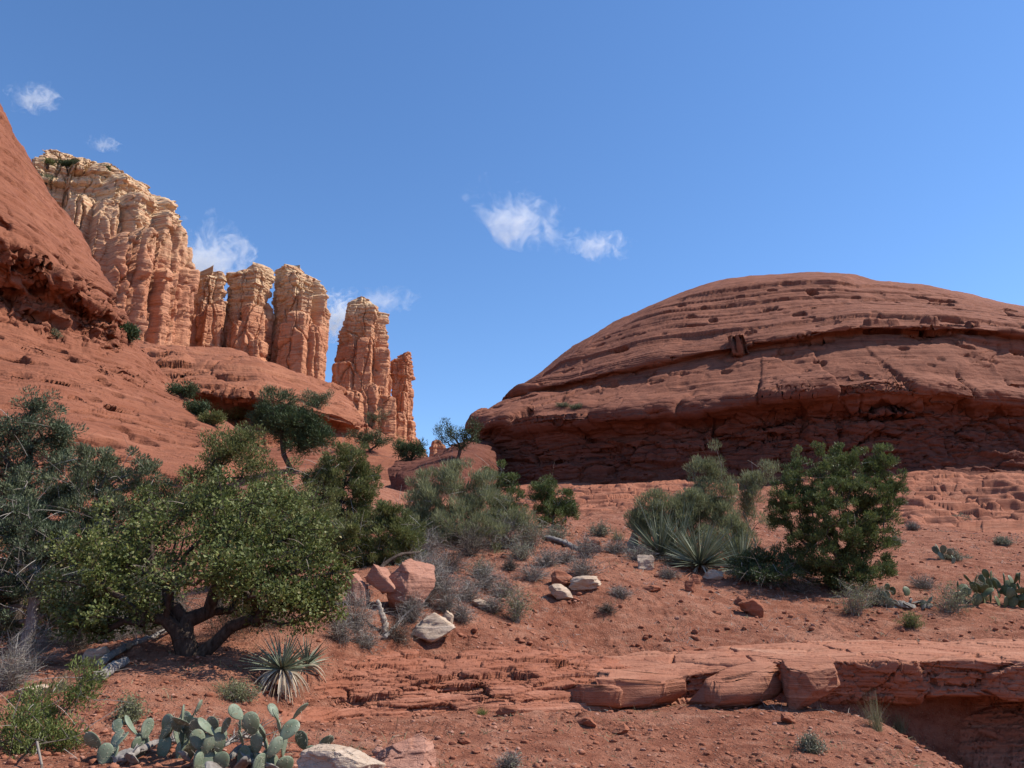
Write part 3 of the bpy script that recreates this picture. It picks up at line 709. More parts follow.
# --- thin bedded bank, stone ledge, broken outcrops
bank_c = [
 [(150,760,7.6),(235,742,9.3),(300,730,10.6),(400,721,11.9),(480,719,12.5),(560,717,13.0),(625,716,13.4),(660,716,13.8)],
 [(150,735,8.4),(235,716,10.2),(300,705,11.3),(400,698,12.3),(480,697,12.9),(560,697,13.4),(625,700,13.7),(660,702,14.1)],
 [(150,712,9.4),(235,690,11.2),(300,680,12.0),(400,675,13.0),(480,672,13.5),(560,675,14.1),(625,684,14.2),(660,690,14.4)],
 [(150,690,10.6),(235,668,12.2),(300,660,12.9),(400,652,14.2),(480,649,15.0),(560,655,15.6),(625,668,15.4),(660,676,15.2)],
 [(150,690,12.2),(235,662,13.6),(300,656,14.2),(400,650,15.6),(480,646,16.6),(560,652,17.0),(625,662,16.8),(660,672,16.4)]]
def bank_extra(V):
    x, y, z = V[..., 0], V[..., 1], V[..., 2]; N = grid_normals(V)
    q, e = cells(x/.9, y/.6, (z+.05*fbm(x/1.5, y/1.5, 0, 2, 3))/.085, 5)
    q2, e2 = cells(x/.35, y/.25, z/.035, 6)
    k = np.clip(1-np.abs(np.linspace(-1.15, 1, V.shape[0]))**4, 0, 1)[:, None]
    return V+N*((.075*q-.03*(1-sstep(0, .10, e))+.02*q2)*k)[..., None]
rock_mass('layered_bank', bank_c, [60, 90, 90, 40], 1100, M['bank'],
          dict(amp=.05, per=.085, warp=(.06, 1.2), big=(.14, 1.3), crack=.0, seed=61, steep_only=False),
          'crumbling thin-layered red dirt bank left of the stone ledge', 'dirt bank', extra=bank_extra)
ledge_c = [
 [(520,672,17),(600,664,18),(700,654,18.6),(800,650,19.2),(900,648,19.4),(1024,645,19.6),(1150,642,20),(1300,640,21)],
 [(520,668,16),(600,656,17),(700,647,17.5),(800,643,18),(900,641,18.3),(1024,638,18.5),(1150,636,19),(1300,635,19.5)],
 [(536,680,14.9),(600,672,15.0),(700,660,15.2),(800,652,15.3),(900,648,15.4),(1024,648,15.5),(1150,648,15.5),(1300,648,16)],
 [(540,688,14.2),(600,682,14.2),(690,671,14.3),(780,664,14.3),(850,659,14.2),(960,659,13.9),(1024,660,13.8),(1150,662,13.8),(1300,664,14)],
 [(540,693,14.1),(600,688,14.05),(690,676,14.15),(780,669,14.15),(850,664,14.05),(960,663,13.75),(1024,664,13.65),(1150,666,13.6),(1300,668,13.8)],
 [(540,706,14.1),(600,709,14.0),(690,704,14.1),(780,699,14.2),(850,698,14.15),(960,695,13.85),(1024,697,13.75),(1150,699,13.8),(1300,700,14)],
 [(540,710,14.4),(600,713,14.3),(690,708,14.5),(780,703,14.9),(850,702,15.0),(960,700,15.0),(1024,702,15.0),(1150,704,15),(1300,705,15.2)],
 [(540,726,14.3),(600,728,14.2),(690,725,14.4),(780,722,14.7),(850,722,14.8),(960,745,14.7),(1024,752,14.6),(1150,755,14.7),(1300,755,15)],
 [(540,742,14.1),(600,744,14.0),(690,742,14.2),(780,742,14.4),(850,752,14.4),(960,800,14.2),(1024,815,14.0),(1150,820,14.2),(1300,820,14.4)]]
def ledge_extra(V):
    x, y, z = V[..., 0], V[..., 1], V[..., 2]; N = grid_normals(V)
    q, e = cells((x+.3*fbm(x, y, 0, 2, 3))/1.5, y/1.3, z/.9, 15)
    q2, e2 = cells(x/.45, y/.45, z/.12, 16)
    cr = 1-sstep(0, .045, e)
    face = sstep(.75, .45, N[..., 2])
    return V+N*(.10*q*face-.10*cr+(.035*q2-.02*(1-sstep(0, .1, e2)))*(.25+.75*face))[..., None]
rock_mass('rock_ledge', ledge_c, [10, 50, 30, 8, 50, 16, 50, 30], 1100, M['slab'],
          dict(amp=.035, per=.12, warp=(.10, 2.0), big=(.09, 1.2), crack=.03, seed=71),
          'long pale-topped stone ledge overhanging a shaded hollow at lower right', 'rock ledge', tens=[.5, .5, .4, .25, .2, .2, .25, .5, .5], extra=ledge_extra)
def outcrop_extra(sz):
    def f(V):
        x, y, z = V[..., 0], V[..., 1], V[..., 2]; n, m_ = V.shape[:2]
        wv = .55*sz*fbm(x/(2.4*sz), y/(2.4*sz), 0, 4, 3); q, e = cells((x+wv)/(2.2*sz), (y+wv)/(1.5*sz), 0*z, 25)
        per = .42*sz; hz = z+.5*wv+.45*per*q; kk = hz/per; i = np.floor(kk); f_ = kk-i
        zn = per*(i+sstep(.68, .99, f_))-.5*wv-.45*per*q+.10*sz*q-.16*sz*(1-sstep(0, .07, e))
        q2, e2 = cells((x-wv)/(.8*sz), (y+wv)/(.6*sz), 0*z, 26); zn = zn+.07*sz*q2-.04*sz*(1-sstep(0, .1, e2))
        k = np.clip(1-np.abs(np.linspace(-1, 1, n))**6, 0, 1)[:, None]
        V = V.copy(); V[..., 2] = z+(zn-z)*k; return V
    return f
rock_mass('layered_outcrop', [
 [(470,545,44),(520,541,42),(570,540,40.5),(630,538,40.5),(690,534,44),(720,534,50)],
 [(475,528,46),(520,525,44),(570,523,43),(630,521,43),(690,517,47),(720,518,52)],
 [(480,507,54),(520,504,53),(570,502,52),(630,500,52),(695,498,54),(730,500,58)],
 [(480,490,69),(520,488,69),(570,485,69),(630,483,68),(700,483,66),(740,486,66)],
 [(480,488,77),(520,486,77),(570,484,77),(630,482,77),(700,482,75),(740,484,72)]], [20, 130, 150, 20], 640, M['stone'],
 dict(amp=.04, per=.42, warp=(.3, 6), big=(.5, 5), crack=0, seed=81), 'stepped broken red outcrop below the dome wall beside the bushes', 'rock outcrop', extra=outcrop_extra(1.4))
rock_mass('layered_outcrop', [
 [(800,548,36),(870,544,35),(940,541,34),(1024,538,34),(1130,538,36),(1250,540,40)],
 [(800,530,38),(870,526,37),(940,522,36.5),(1024,518,37),(1130,518,38),(1250,520,42)],
 [(800,504,50),(870,503,49),(940,500,48),(1024,498,48),(1130,500,50),(1250,505,55)],
 [(800,478,66.5),(870,476,66),(940,474,66),(1024,476,66),(1130,480,70),(1250,488,80)],
 [(800,476,72),(870,474,72),(940,472,72),(1024,474,73),(1130,478,78),(1250,486,90)]], [20, 150, 170, 20], 860, M['stone'],
 dict(amp=.05, per=.5, warp=(.4, 7), big=(.8, 5), crack=0, seed=91), 'cracked blocky red outcrop under the right half of the dome wall', 'rock outcrop', extra=outcrop_extra(1.8))

# ------------------------------------------------------------------ loose rocks
_ICO = {}
def ico(n):
    if n not in _ICO:
        import bmesh
        bm = bmesh.new(); bmesh.ops.create_icosphere(bm, subdivisions=n, radius=1.0)
        V = A([v.co[:] for v in bm.verts]); f = A([[v.index for v in q.verts] for q in bm.faces]); bm.free(); _ICO[n] = (V, f)
    return _ICO[n]
def rock_verts(dims, seed, sub=5, cuts=13, rough=.03, box=0.0, bed=0.0):
    cuts = cuts+7 if sub > 2 else cuts
    V, f = ico(sub); V = V.copy(); rg = np.random.RandomState(seed)
    if box: V = np.sign(V)*np.abs(V)**(1-box); V /= np.abs(V).max()
    for i in range(cuts):
        n = unit(rg.normal(size=3)*A([1, 1, .8])); d = rg.uniform(.46, .80)
        s = V@n; k = s > d; V[k] -= np.outer(s[k]-d, n)*.97
    V += unit(V)*(rough*2.2*fbm(V[:, 0]*2.2+seed, V[:, 1]*2.2, V[:, 2]*2.2, 4, seed)+rough*.8*fbm(V[:, 0]*9, V[:, 1]*9, V[:, 2]*9, 3, seed+3))[:, None]
    if sub >= 5:
        q, e = cells(V[:, 0]*1.9+seed, V[:, 1]*1.9, V[:, 2]*2.6, seed % 90); V += unit(V)*(.045*q-.03*(1-sstep(0, .06, e)))[:, None]
    if bed:
        q, g = layers(V[:, 2]+.06*fbm(V[:, 0]*2, V[:, 1]*2, 0, 2, seed), .21, seed, 6); V[:, :2] *= (1+bed*(.5*q+.5*g))[:, None]
    e = (V.max(0)-V.min(0)); return V/e*A(dims), f
def rot(V, rx, ry, rz):
    c, s = math.cos, math.sin
    X = A([[1, 0, 0], [0, c(rx), -s(rx)], [0, s(rx), c(rx)]]); Y = A([[c(ry), 0, s(ry)], [0, 1, 0], [-s(ry), 0, c(ry)]]); Z = A([[c(rz), -s(rz), 0], [s(rz), c(rz), 0], [0, 0, 1]])
    return V@(Z@Y@X).T
def rock(label, px, py, wp, hp, mat='stone', seed=0, tilt=(0, 0, 0), depth=None, Y=None, sub=5, cuts=13, rough=.03, box=0.0, bed=0.0, sink=.18, name='rock', cat_='rock', group=None, lift=0.0):
    """rock whose foot is seen at (px, py), wp x hp pixels"""
    p = on(px, Y) if Y else hit(px, py)
    m = mpx(p.y, py); wd, h = wp*m, hp*m; dp = depth*m if depth else wd*.8
    V, f = rock_verts((wd, dp, h*(1+sink)), seed, sub, cuts, rough, box, bed)
    V = rot(V, *[R(a) for a in tilt]); V[:, 2] -= V[:, 2].min()
    me = new_mesh(name, V, f, np.full(len(f), 3))
    o = link(name, me, M[mat]); o.location = p+Vector((0, dp*.3, -h*sink+lift))
    return tag(o, label, cat_, group)
gb = 'blocks broken from the ledge'
rock('wide flat-faced block with a lit pale top at the broken end of the ledge', 734, 706, 104, 42, 'slab', 3, (0, 0, 6), 60, 13.3, 6, 0, .02, .80, .07, .12, 'ledge_block', 'boulder', gb)
rock('pointed five-sided boulder with one bright face leaning on the ledge', 808, 699, 76, 47, 'slab', 21, (8, -8, 25), 60, 13.2, 6, 9, .015, .25, 0, .10, 'ledge_block', 'boulder', gb)
rock('low brown block beneath the thin left end of the ledge', 640, 710, 96, 34, 'slab', 17, (0, 3, -4), 45, 13.5, 6, 0, .025, .80, .08, .15, 'ledge_block', 'boulder', gb)
rock('small cracked block between the bank and the low brown block', 585, 712, 56, 24, 'slab', 31, (0, 0, 10), 40, 13.3, 5, 2, .03, .75, .08, .2, 'ledge_block', 'boulder', gb)
rock('rounded knob of stone on top of the ledge above the shaded hollow', 868, 668, 60, 18, 'slab', 33, (0, 0, 5), 40, 14.6, 5, 9, .03, .4, .06, .2, 'ledge_block', 'boulder', gb, .12)
#rock('thin flake of rock jutting from the ledge face right of the pointed boulder', 880, 690, 84, 20, 'slab', 35, (0, 4, 0), 30, 13.9, 5, 9, .03, .45, .06, .1, 'ledge_block', 'boulder', gb, .28)
# the cracked boulder above a dark hole
rock('cracked pinkish boulder leaning over a dark hole beside the grey brush', 404, 603, 54, 50, 'pink', 41, (0, 6, 20), 40, 15.2, 6, 10, .02, .4, .03, .1, 'boulder', 'boulder', None, .16)
rock('smaller pink boulder wedged against the left of the cracked boulder', 378, 585, 30, 28, 'pink', 44, (0, -8, 10), 26, 15.1, 5, 9, .02, .3, .02, .1, 'boulder', 'boulder', None, .34)
rock('squarish pink rock standing at the right edge of the big oak', 357, 590, 24, 32, 'pink', 47, (0, 5, 0), 24, 15.0, 5, 9, .02, .35, .02, .2, 'rock')
pale = [
 ('large cream slab of rock below the cracked boulder', 430, 640, 48, 27, (14, -10, 10), 3),
 ('small cream rock touching the right of the large cream slab', 447, 628, 14, 16, (0, 14, 20), 5),
 ('cream rock pair lying flat in the red dirt up the slope', 562, 600, 26, 16, (6, 6, 10), 7),
 ('long low cream rock beside the cream rock pair', 584, 590, 34, 13, (4, -6, 0), 9),
 ('upright cream rock standing at the left foot of the big yucca', 634, 551, 12, 20, (0, 10, 0), 11),
 ('tilted wedge of cream rock downhill from the upright one', 645, 570, 20, 17, (10, 28, 0), 13),
 ('grey-white rock poking out of the dry brush under the log', 481, 608, 20, 9, (0, 8, 0), 15),
 ('pale flat stone half buried left of the shaded juniper', 716, 580, 20, 10, (0, 4, 0), 17),
 ('pale pink stone half hidden under the log on the crest', 92, 664, 26, 14, (0, -12, 0), 19),
 ('whitish stone beside the log under the oak', 124, 652, 16, 9, (0, -8, 0), 23),
 ('bright white stone on the left bank above the leafy bush', 24, 700, 30, 12, (0, -10, 0), 27)]
for lab, px, py, w_, h_, t_, sd_ in pale:
    rock(lab, px, py, w_, h_, 'pale', sd_+100, t_, None, None, 5, 11, .03, .2, .02, .15, 'pale_rock', 'rock', 'pale rocks lying on the slope')
red = [
 ('round red boulder casting a small shadow below the juniper', 757, 617, 26, 18, (0, 5, 0), 3),
 ('small red rock touching the left of the round red boulder', 742, 606, 14, 10, (0, 0, 0), 4),
 ('red rock slab with a dark shaded face by the short log', 562, 587, 22, 14, (10, 20, 0), 5),
 ('dark red rock set in the slope right of the cream wedge', 690, 592, 10, 11, (0, 8, 0), 6),
 ('dark red cube of rock in the dirt left of the pale flat stone', 696, 584, 9, 10, (0, 0, 20), 7),
 ('flat red stone lying below the tilted cream wedge', 652, 592, 20, 7, (0, 4, 0), 8),
 ('rusty red rock under the grey brush left of the cactus', 346, 640, 16, 12, (0, 0, 0), 9),
 ('red rock with a bright top beside the short log', 597, 552, 18, 14, (0, -12, 0), 10),
 ('flat brown stone resting above the ledge near the juniper', 804, 646, 15, 5, (0, 0, 0), 12),
 ('thin brown slab lying behind the left end of the ledge', 690, 655, 34, 8, (0, 5, 0), 13),
 ('dark red stone at the foot of the bank left of the ledge', 506, 716, 22, 12, (0, 8, 0), 14),
 ('rusty flat rock in the rubble under the ledge block', 588, 728, 20, 9, (0, 4, 0), 15),
 ('red rock in the rubble left of the grass tufts', 622, 734, 18, 9, (0, -6, 0), 16),
 ('reddish stone sitting in the rubble under the pointed boulder', 790, 724, 16, 10, (0, 9, 0), 17),
 ('small brown rock half buried on the path at lower middle', 463, 745, 14, 7, (0, 0, 0), 18)]
for lab, px, py, w_, h_, t_, sd_ in red:
    rock(lab, px, py, w_, h_, 'stone', sd_+200, t_, None, None, 5, 11, .03, .3, .03, .2, 'red_rock', 'rock', 'red rocks lying on the slope')
rock('cream boulder cut off by the bottom edge of the picture', 345, 782, 90, 32, 'pale', 301, (0, 8, 10), 70, 6.3, 6, 11, .02, .3, .02, .3, 'boulder', 'boulder')
rock('pink striped boulder at the bottom edge right of the cream one', 412, 772, 68, 30, 'pink', 305, (0, -6, 0), 60, 7.4, 6, 11, .02, .3, .03, .25, 'boulder', 'boulder')
rock('small pink stone just left of the pink striped boulder', 378, 757, 12, 9, 'pink', 307, (0, 0, 0), None, None, 4)
rock('orange-red rock beside the cactus at the bottom left', 289, 745, 14, 20, 'stone', 309, (0, 12, 0), None, 6.9, 5, 10, .02, .2, 0, .2)

# gravel that nobody could count
def scatter(name, n, box, smin, smax, mat, seed, power=2.5):
    rg = np.random.RandomState(seed); px = rg.uniform(box[0], box[2], n); Y = np.exp(rg.uniform(math.log(box[1]), math.log(box[3]), n))
    x = (px-512)/820.0*Y; z = ground_z(x, Y)
    # keep to places where stones gather
    keep = fbm(x/1.5, Y/1.5, 0, 3, seed) > rg.uniform(-.9, .45, n); x, Y, z = x[keep], Y[keep], z[keep]; n = len(x)
    s = smin+(smax-smin)*rg.uniform(0, 1, n)**power
    protos = [rock_verts((1, .85, .55), 900+seed*10+i, 2, 9, .05)[0] for i in range(8)]; f0 = ico(2)[1]; parts = []
    for i in range(n):
        a = rg.uniform(0, 6.28); c, q = math.cos(a), math.sin(a); V = protos[i % 8]*s[i]
        parts.append((np.stack([V[:, 0]*c-V[:, 1]*q+x[i], V[:, 0]*q+V[:, 1]*c+Y[i], V[:, 2]*rg.uniform(.7, 1.3)+z[i]+s[i]*.12], 1), f0))
    V, f = cat(parts)
    return tag(link(name, quads_mesh(name, V, f, False), M[mat]), 'loose '+mat+' gravel strewn over the dirt', 'gravel', None, 'stuff')
scatter('red_gravel', 10000, (-60, 6.2, 1090, 15), .008, .10, 'stone', 1, 3.4)
scatter('pink_gravel', 4200, (-60, 6.2, 1090, 16), .010, .08, 'pink', 2, 3.4)
scatter('slope_gravel', 7000, (350, 15, 1090, 40), .015, .17, 'stone', 3, 5)
scatter('slope_gravel', 2500, (380, 15, 1090, 36), .015, .13, 'pink', 4, 5)
# thin litter of dead grass and twigs that nobody could count
def litter(name, n, seed, mat, box, hl):
    rg = np.random.RandomState(seed); px = rg.uniform(box[0], box[2], n); Y = np.exp(rg.uniform(math.log(box[1]), math.log(box[3]), n))
    x = (px-512)/820.0*Y; keep = fbm(x/2.2, Y/2.2, 0, 3, seed) > rg.uniform(-.3, .4, n); x, Y = x[keep], Y[keep]
    n = len(x); k = 7; cx = np.repeat(x, k)+rg.normal(size=n*k)*.07; cy = np.repeat(Y, k)+rg.normal(size=n*k)*.07
    p = np.stack([cx, cy, ground_z(cx, cy)-.01], 1); d = rg.normal(size=(n*k, 3)); d[:, 2] = np.abs(d[:, 2])*.8+.1
    V, f, _ = ribbons(p, d, rg.uniform(.4, 1.2, n*k)*hl, .006+.0004*cy, rg, .5, 2, .3)
    tag(link(name, quads_mesh(name, V, f), M[mat]), 'scattered '+name.replace('_', ' ')+' over the red slope', 'litter', None, 'stuff')
litter('dead_twig_litter', 2600, 5, 'greytwig', (250, 13, 1090, 34), .16)
litter('dry_grass_litter', 1500, 6, 'grass', (-60, 7, 1090, 34), .13)

# ------------------------------------------------------------------ plants
def skeleton(trunk, tufts, rg, k=.3, wiggle=.08, step=.35):
    """trunk: polyline; every tuft is joined to the branch system by the shortest natural path"""
    N = [A(trunk[0], float)]; par = [-1]; pl = [0.0]
    for q in trunk[1:]:
        q = A(q, float); d = np.linalg.norm(q-N[-1]); N.append(q); par.append(len(N)-2); pl.append(pl[-1]+d)
    nt0 = len(N); t0 = N[-1]
    order = np.argsort(np.linalg.norm(tufts-t0, axis=1)); arr = np.zeros((len(tufts)*6+50, 3)); arr[:len(N)] = N
    plen = np.zeros(len(arr)); plen[:len(N)] = pl; n = len(N); first = max(0, nt0-3); ends = []
    for i in order:
        t = tufts[i]; dv = arr[:n]-t; d = np.linalg.norm(dv, axis=1)
        c = d+k*plen[:n]+.6*np.maximum(0, dv[:, 2]); c[:first] += 9
        j = int(np.argmin(c)); L = d[j]; m = min(4, int(L/step)); p = j
        for q in range(1, m+1):
            u = q/(m+1); pt = arr[j]*(1-u)+t*u+rg.normal(size=3)*wiggle*L*.5; pt[2] += .12*L*math.sin(u*math.pi)
            arr[n] = pt; par.append(p); plen[n] = plen[p]+np.linalg.norm(pt-arr[p]); p = n; n += 1
        arr[n] = t; par.append(p); plen[n] = plen[p]+np.linalg.norm(t-arr[p]); ends.append(n); n += 1
    return arr[:n], A(par), nt0
def limb_mesh(nodes, par, r_tip, r_base, sides=7, expo=2.3):
    n = len(nodes); wgt = np.zeros(n); ch = np.zeros(n, int)
    for i in range(n-1, 0, -1):
        if ch[i] == 0: wgt[i] += 1
        wgt[par[i]] += wgt[i]; ch[par[i]] += 1
    r = r_tip*np.maximum(wgt, 1)**(1/expo); s = r_base/r[0]
    if s < 1: r = r_tip+(r-r_tip)*(r_base-r_tip)/max(r[0]-r_tip, 1e-6)
    else: r = r_tip+(r-r_tip)*((r_base-r_tip)/max(r[0]-r_tip, 1e-6))
    i = np.arange(1, n); p0 = nodes[par[i]]; p1 = nodes[i]
    main = np.zeros(n, int)-1; bw = np.zeros(n)
    for q in range(1, n):
        if wgt[q] > bw[par[q]]: bw[par[q]] = wgt[q]; main[par[q]] = q
    ra = np.where(main[par[i]] == i, r[par[i]], np.minimum(r[par[i]], r[i]*1.5))
    d = p1-p0; d = d/(np.linalg.norm(d, axis=1, keepdims=True)+1e-9)
    return tubes(p0-d*(ra*.45)[:, None], p1+d*(r[i]*.45)[:, None], ra, r[i], sides)
def in_blobs(blobs, n, rg, shell=.55):
    """points inside the lobes of a crown; blobs: (centre, (rx, ry, rz), weight)"""
    wv = A([b[2] for b in blobs], float); wv /= wv.sum(); idx = rg.choice(len(blobs), n, p=wv)
    d = unit(rg.normal(size=(n, 3))); rr = rg.uniform(0, 1, n)**(shell)
    c = A([b[0] for b in blobs])[idx]; e = A([b[1] for b in blobs])[idx]
    return c+d*rr[:, None]*e, d, idx
def blob_px(px, py, rx, ry, Y, w_=None, dy=0.0, ez=None):
    """crown lobe given where it is seen: centre pixel, half sizes in pixels, distance"""
    m = mpx(Y, py); x, y, z = P(px, py, Y)
    return (A([x, Y+dy, z]), (rx*m, (ez if ez else .85*rx)*m, ry*m), w_ or rx*ry)
SPRAY = {   # leaves per tuft, tuft radius, length, width, upward bias, outward bias
 'oak': (1.0, .16, .055, .034, .3, .3), 'needle': (1.0, .13, .085, .014, .6, .8), 'spray': (1.0, .13, .085, .021, 1.0, .7),
 'feather': (1.0, .2, .16, .016, 1.6, .5), 'fine': (1.0, .14, .06, .018, .8, .4)}
def foliage(centres, outd, kind, per, rg, scale=1.0):
    _, tr, L, W, up, outw = SPRAY[kind]
    n = len(centres); c = np.repeat(centres, per, 0); o = np.repeat(outd, per, 0)
    g = rg.normal(size=(n*per, 3)); g *= (rg.uniform(.2, 1, (n*per, 1))**.6)/np.linalg.norm(g, axis=1, keepdims=True)*1.25
    c = c+g*tr*scale*A([1, 1, .8])
    d = g*.8+o*outw+A([0, 0, up])+rg.normal(size=(n*per, 3))*.55
    s = rg.uniform(.6, 1.35, n*per)
    return leaves(c, d, L*scale*s, W*scale*s, rg)
def plant(name, label, cat_, base, blobs, kind, leafmat, tufts=220, per=60, seed=0, barkmat='bark', r_base=.09, r_tip=.006, scale=1.0,
          trunk=None, dead=0, group=None, parts=('trunk', 'crown'), shell=.5, bare=0.0, deadmat='greytwig', gap=-.22):
    rg = np.random.RandomState(seed+500); base = Vector(base); b0 = A(base)
    tp, od, idx = in_blobs(blobs, tufts, rg, shell)
    gz = ground_z(tp[:, 0], tp[:, 1], False); q_ = .42*max(1, .55*scale); keep = (tp[:, 2] > gz+.05) & (fbm(tp[:, 0]/q_, tp[:, 1]/q_, tp[:, 2]/q_, 2, seed) > gap); tp, od = tp[keep], od[keep]
    tl = [b0-A([0, 0, .15])]
    if trunk is None:
        cen = np.mean([b[0] for b in blobs], 0); top = b0+(cen-b0)*.14
        trunk = [top]
    tl += [A(q, float) for q in trunk]
    nodes, par, nt0 = skeleton(tl, tp, rg)
    root = thing(name, label, cat_, base, group)
    V, f = limb_mesh(nodes, par, r_tip, r_base)
    link(parts[0], quads_mesh(parts[0], V-b0, f, True), M[barkmat], root)
    lf = rg.uniform(0, 1, len(tp)) >= bare
    V, f = foliage(tp[lf], od[lf], kind, per, rg, scale)
    link(parts[1], quads_mesh(parts[1], V-b0, f), M[leafmat], root)
    if dead:
        c, d, _ = in_blobs(blobs, dead, rg, .4)
        keep = c[:, 2] > ground_z(c[:, 0], c[:, 1], False); c, d = c[keep], d[keep]
        V, f, _ = ribbons(c, d+rg.normal(size=d.shape)*.6, rg.uniform(.2, .7, len(c))*scale, .012*scale, rg, .3, 3, .3)
        tag(link('dead_twigs', quads_mesh('dead_twigs', V-b0, f), M[deadmat], root), None, None, kind='stuff')
    return root

BP = blob_px
# the big evergreen oak on the left bank
ob = hit(192, 652); Yo = ob.y
m = mpx(Yo, 600)
def at(px, py, Y): return A(P(px, py, Y))
plant('scrub_oak', 'large leafy green oak with a leaning dark trunk on the left bank', 'tree', ob,
  [BP(115,560,58,48,Yo+.1), BP(85,585,38,36,Yo-.2), BP(180,545,66,48,Yo+.4), BP(255,540,62,52,Yo+.2), BP(305,565,42,40,Yo), BP(275,590,52,30,Yo-.4), BP(150,510,62,36,Yo+.8), BP(225,505,62,36,Yo+.8), BP(285,515,42,36,Yo+.6),
   BP(140,595,52,30,Yo-.5), BP(215,575,52,32,Yo-.7), BP(190,530,80,40,Yo+1.0), BP(330,575,20,28,Yo+.2), BP(105,600,38,22,Yo-.3), BP(290,600,50,24,Yo-.2), BP(290,618,46,18,Yo+.1), BP(240,612,34,20,Yo+.5), BP(315,600,30,24,Yo+.1), BP(80,560,30,40,Yo), BP(95,618,40,22,Yo), BP(70,600,26,24,Yo+.2), BP(150,615,34,18,Yo+.4), BP(325,595,24,26,Yo), BP(320,545,24,30,Yo+.3), BP(250,575,40,26,Yo-.5)],
  'oak', 'oak', 1000, 66, 1, 'bark', .17, .006, 1.0, [at(183,638,Yo-.1), at(184,622,Yo)], 160, None, shell=.55, bare=.05, deadmat='browntwig', gap=-.13)
# second stem of the oak and its low brush
rgk = np.random.RandomState(5)
plant('small_tree', 'olive-green thin tree with a forked bare branch rising behind the oak', 'tree', on(222, 16.5),
  [BP(230,452,44,22,16.5), BP(205,472,22,18,16.3), BP(268,470,30,20,16.5), BP(250,440,24,14,16.7), BP(285,498,26,24,16.3), BP(200,500,30,20,16), BP(310,505,30,26,16.6), BP(250,500,50,24,16.6), BP(150,505,40,22,16.4)],
  'fine', 'olive', 380, 110, 3, 'bark', .08, .006, 1.15, [at(216,520,16.4), at(219,490,16.4), at(228,478,16.4)], 60, None, bare=.1)
# grey-green junipers at the left edge
plant('juniper', 'dark ragged juniper with open top at the left edge', 'tree', on(22, 17),
  [BP(35,405,30,14,17), BP(22,430,34,18,17), BP(50,440,34,20,17.2), BP(-20,440,40,40,17), BP(10,470,40,24,16.8), BP(62,462,24,14,17), BP(70,430,16,10,17), BP(20,500,44,24,17)],
  'fine', 'bluejun', 330, 130, 7, 'bark', .12, .006, 1.2, [at(20,560,17), at(25,490,17), at(30,455,17)], 120, bare=.1)
plant('juniper', 'soft blue-green juniper in front of the red apron, above the oak', 'tree', on(110, 16.2),
  [BP(105,470,44,24,16.2), BP(75,490,46,26,16), BP(140,490,36,26,16.4), BP(100,515,60,28,16), BP(50,510,30,26,15.8), BP(150,470,18,14,16.2), BP(70,540,60,26,16), BP(120,545,50,24,16), BP(165,505,24,20,16.4), BP(30,500,36,30,16)],
  'spray', 'greyjun', 460, 130, 9, 'greywood', .11, .006, .95, [at(105,600,16.2), at(102,540,16.2), at(104,505,16.2)], 260, bare=.08)
plant('juniper', 'grey tangled juniper filling the gully beneath the left edge', 'tree', on(30, 15),
  [BP(15,530,50,34,15), BP(55,555,46,34,15.1), BP(-30,570,50,50,15), BP(20,590,44,34,14.8), BP(75,600,34,30,15.2), BP(95,620,26,22,15.4), BP(5,630,28,16,14.9), BP(60,575,50,34,15.6), BP(-20,610,40,40,15), BP(60,630,44,22,15.4)],
  'spray', 'bluejun', 460, 120, 11, 'greywood', .11, .006, .95, [at(32,620,15), at(36,580,15), at(30,550,15)], 700, bare=.15)
plant('shrub', 'grey-green thicket between the left junipers and the oak crown', 'bush', on(118, 17.5),
  [BP(118,590,50,30,17.5), BP(85,610,40,26,17.5), BP(150,600,40,26,17.5), BP(120,620,60,18,17.3)], 'fine', 'greyjun', 330, 120, 41, 'greywood', .05, .006, 1.2, None, 420, None, ('stem', 'foliage'))
plant('shrub', 'olive thicket behind the grey tangled juniper at the left edge', 'bush', on(40, 19),
  [BP(30,560,60,40,19), BP(70,580,50,34,19), BP(-20,590,50,40,19), BP(40,610,70,24,18.6)], 'fine', 'olive', 360, 120, 43, 'greywood', .05, .006, 1.3, None, 300, None, ('stem', 'foliage'))
plant('shrub', 'olive bush filling the space between oak and round olive juniper', 'bush', on(300, 22),
  [BP(300,520,36,26,22), BP(325,540,34,30,21.5), BP(275,540,40,24,22)], 'fine', 'olive', 280, 120, 45, 'greywood', .05, .006, 1.4, None, 160, None, ('stem', 'foliage'))
# pinyons and bushes behind the oak
plant('pinyon_pine', 'dark green two-lobed pinyon standing out against the lit ridge', 'tree', on(284, 42),
  [BP(276,405,24,18,42), BP(290,425,26,20,42), BP(312,420,17,17,42), BP(262,418,15,15,42), BP(318,438,20,12,42), BP(300,445,22,10,42)],
  'needle', 'pinyon', 460, 70, 13, 'bark', .14, .012, 2.3, [at(284,455,42), at(281,435,42), at(283,425,42)])
plant('juniper', 'rounded olive juniper with a grey centre right of the oak', 'tree', on(342, 26),
  [BP(345,462,28,24,26), BP(328,478,22,24,26), BP(362,480,20,26,26), BP(350,500,30,20,26), BP(330,505,24,18,26), BP(355,520,36,18,26), BP(335,485,34,30,26)],
  'spray', 'olive', 380, 120, 15, 'bark', .10, .008, 1.25, [at(338,515,26), at(342,490,26), at(345,475,26)], 260)
plant('shrub', 'low green juniper bush spreading above the cracked boulder', 'bush', on(388, 19.5),
  [BP(395,535,28,26,19.5), BP(370,545,26,22,19.4), BP(410,550,20,20,19.5), BP(385,515,18,14,19.6), BP(352,540,16,26,19), BP(375,560,34,16,19.3), BP(405,530,20,22,20)],
  'spray', 'olive', 300, 120, 17, 'greywood', .05, .006, 1.0, None, 200, None, ('stem', 'foliage'))
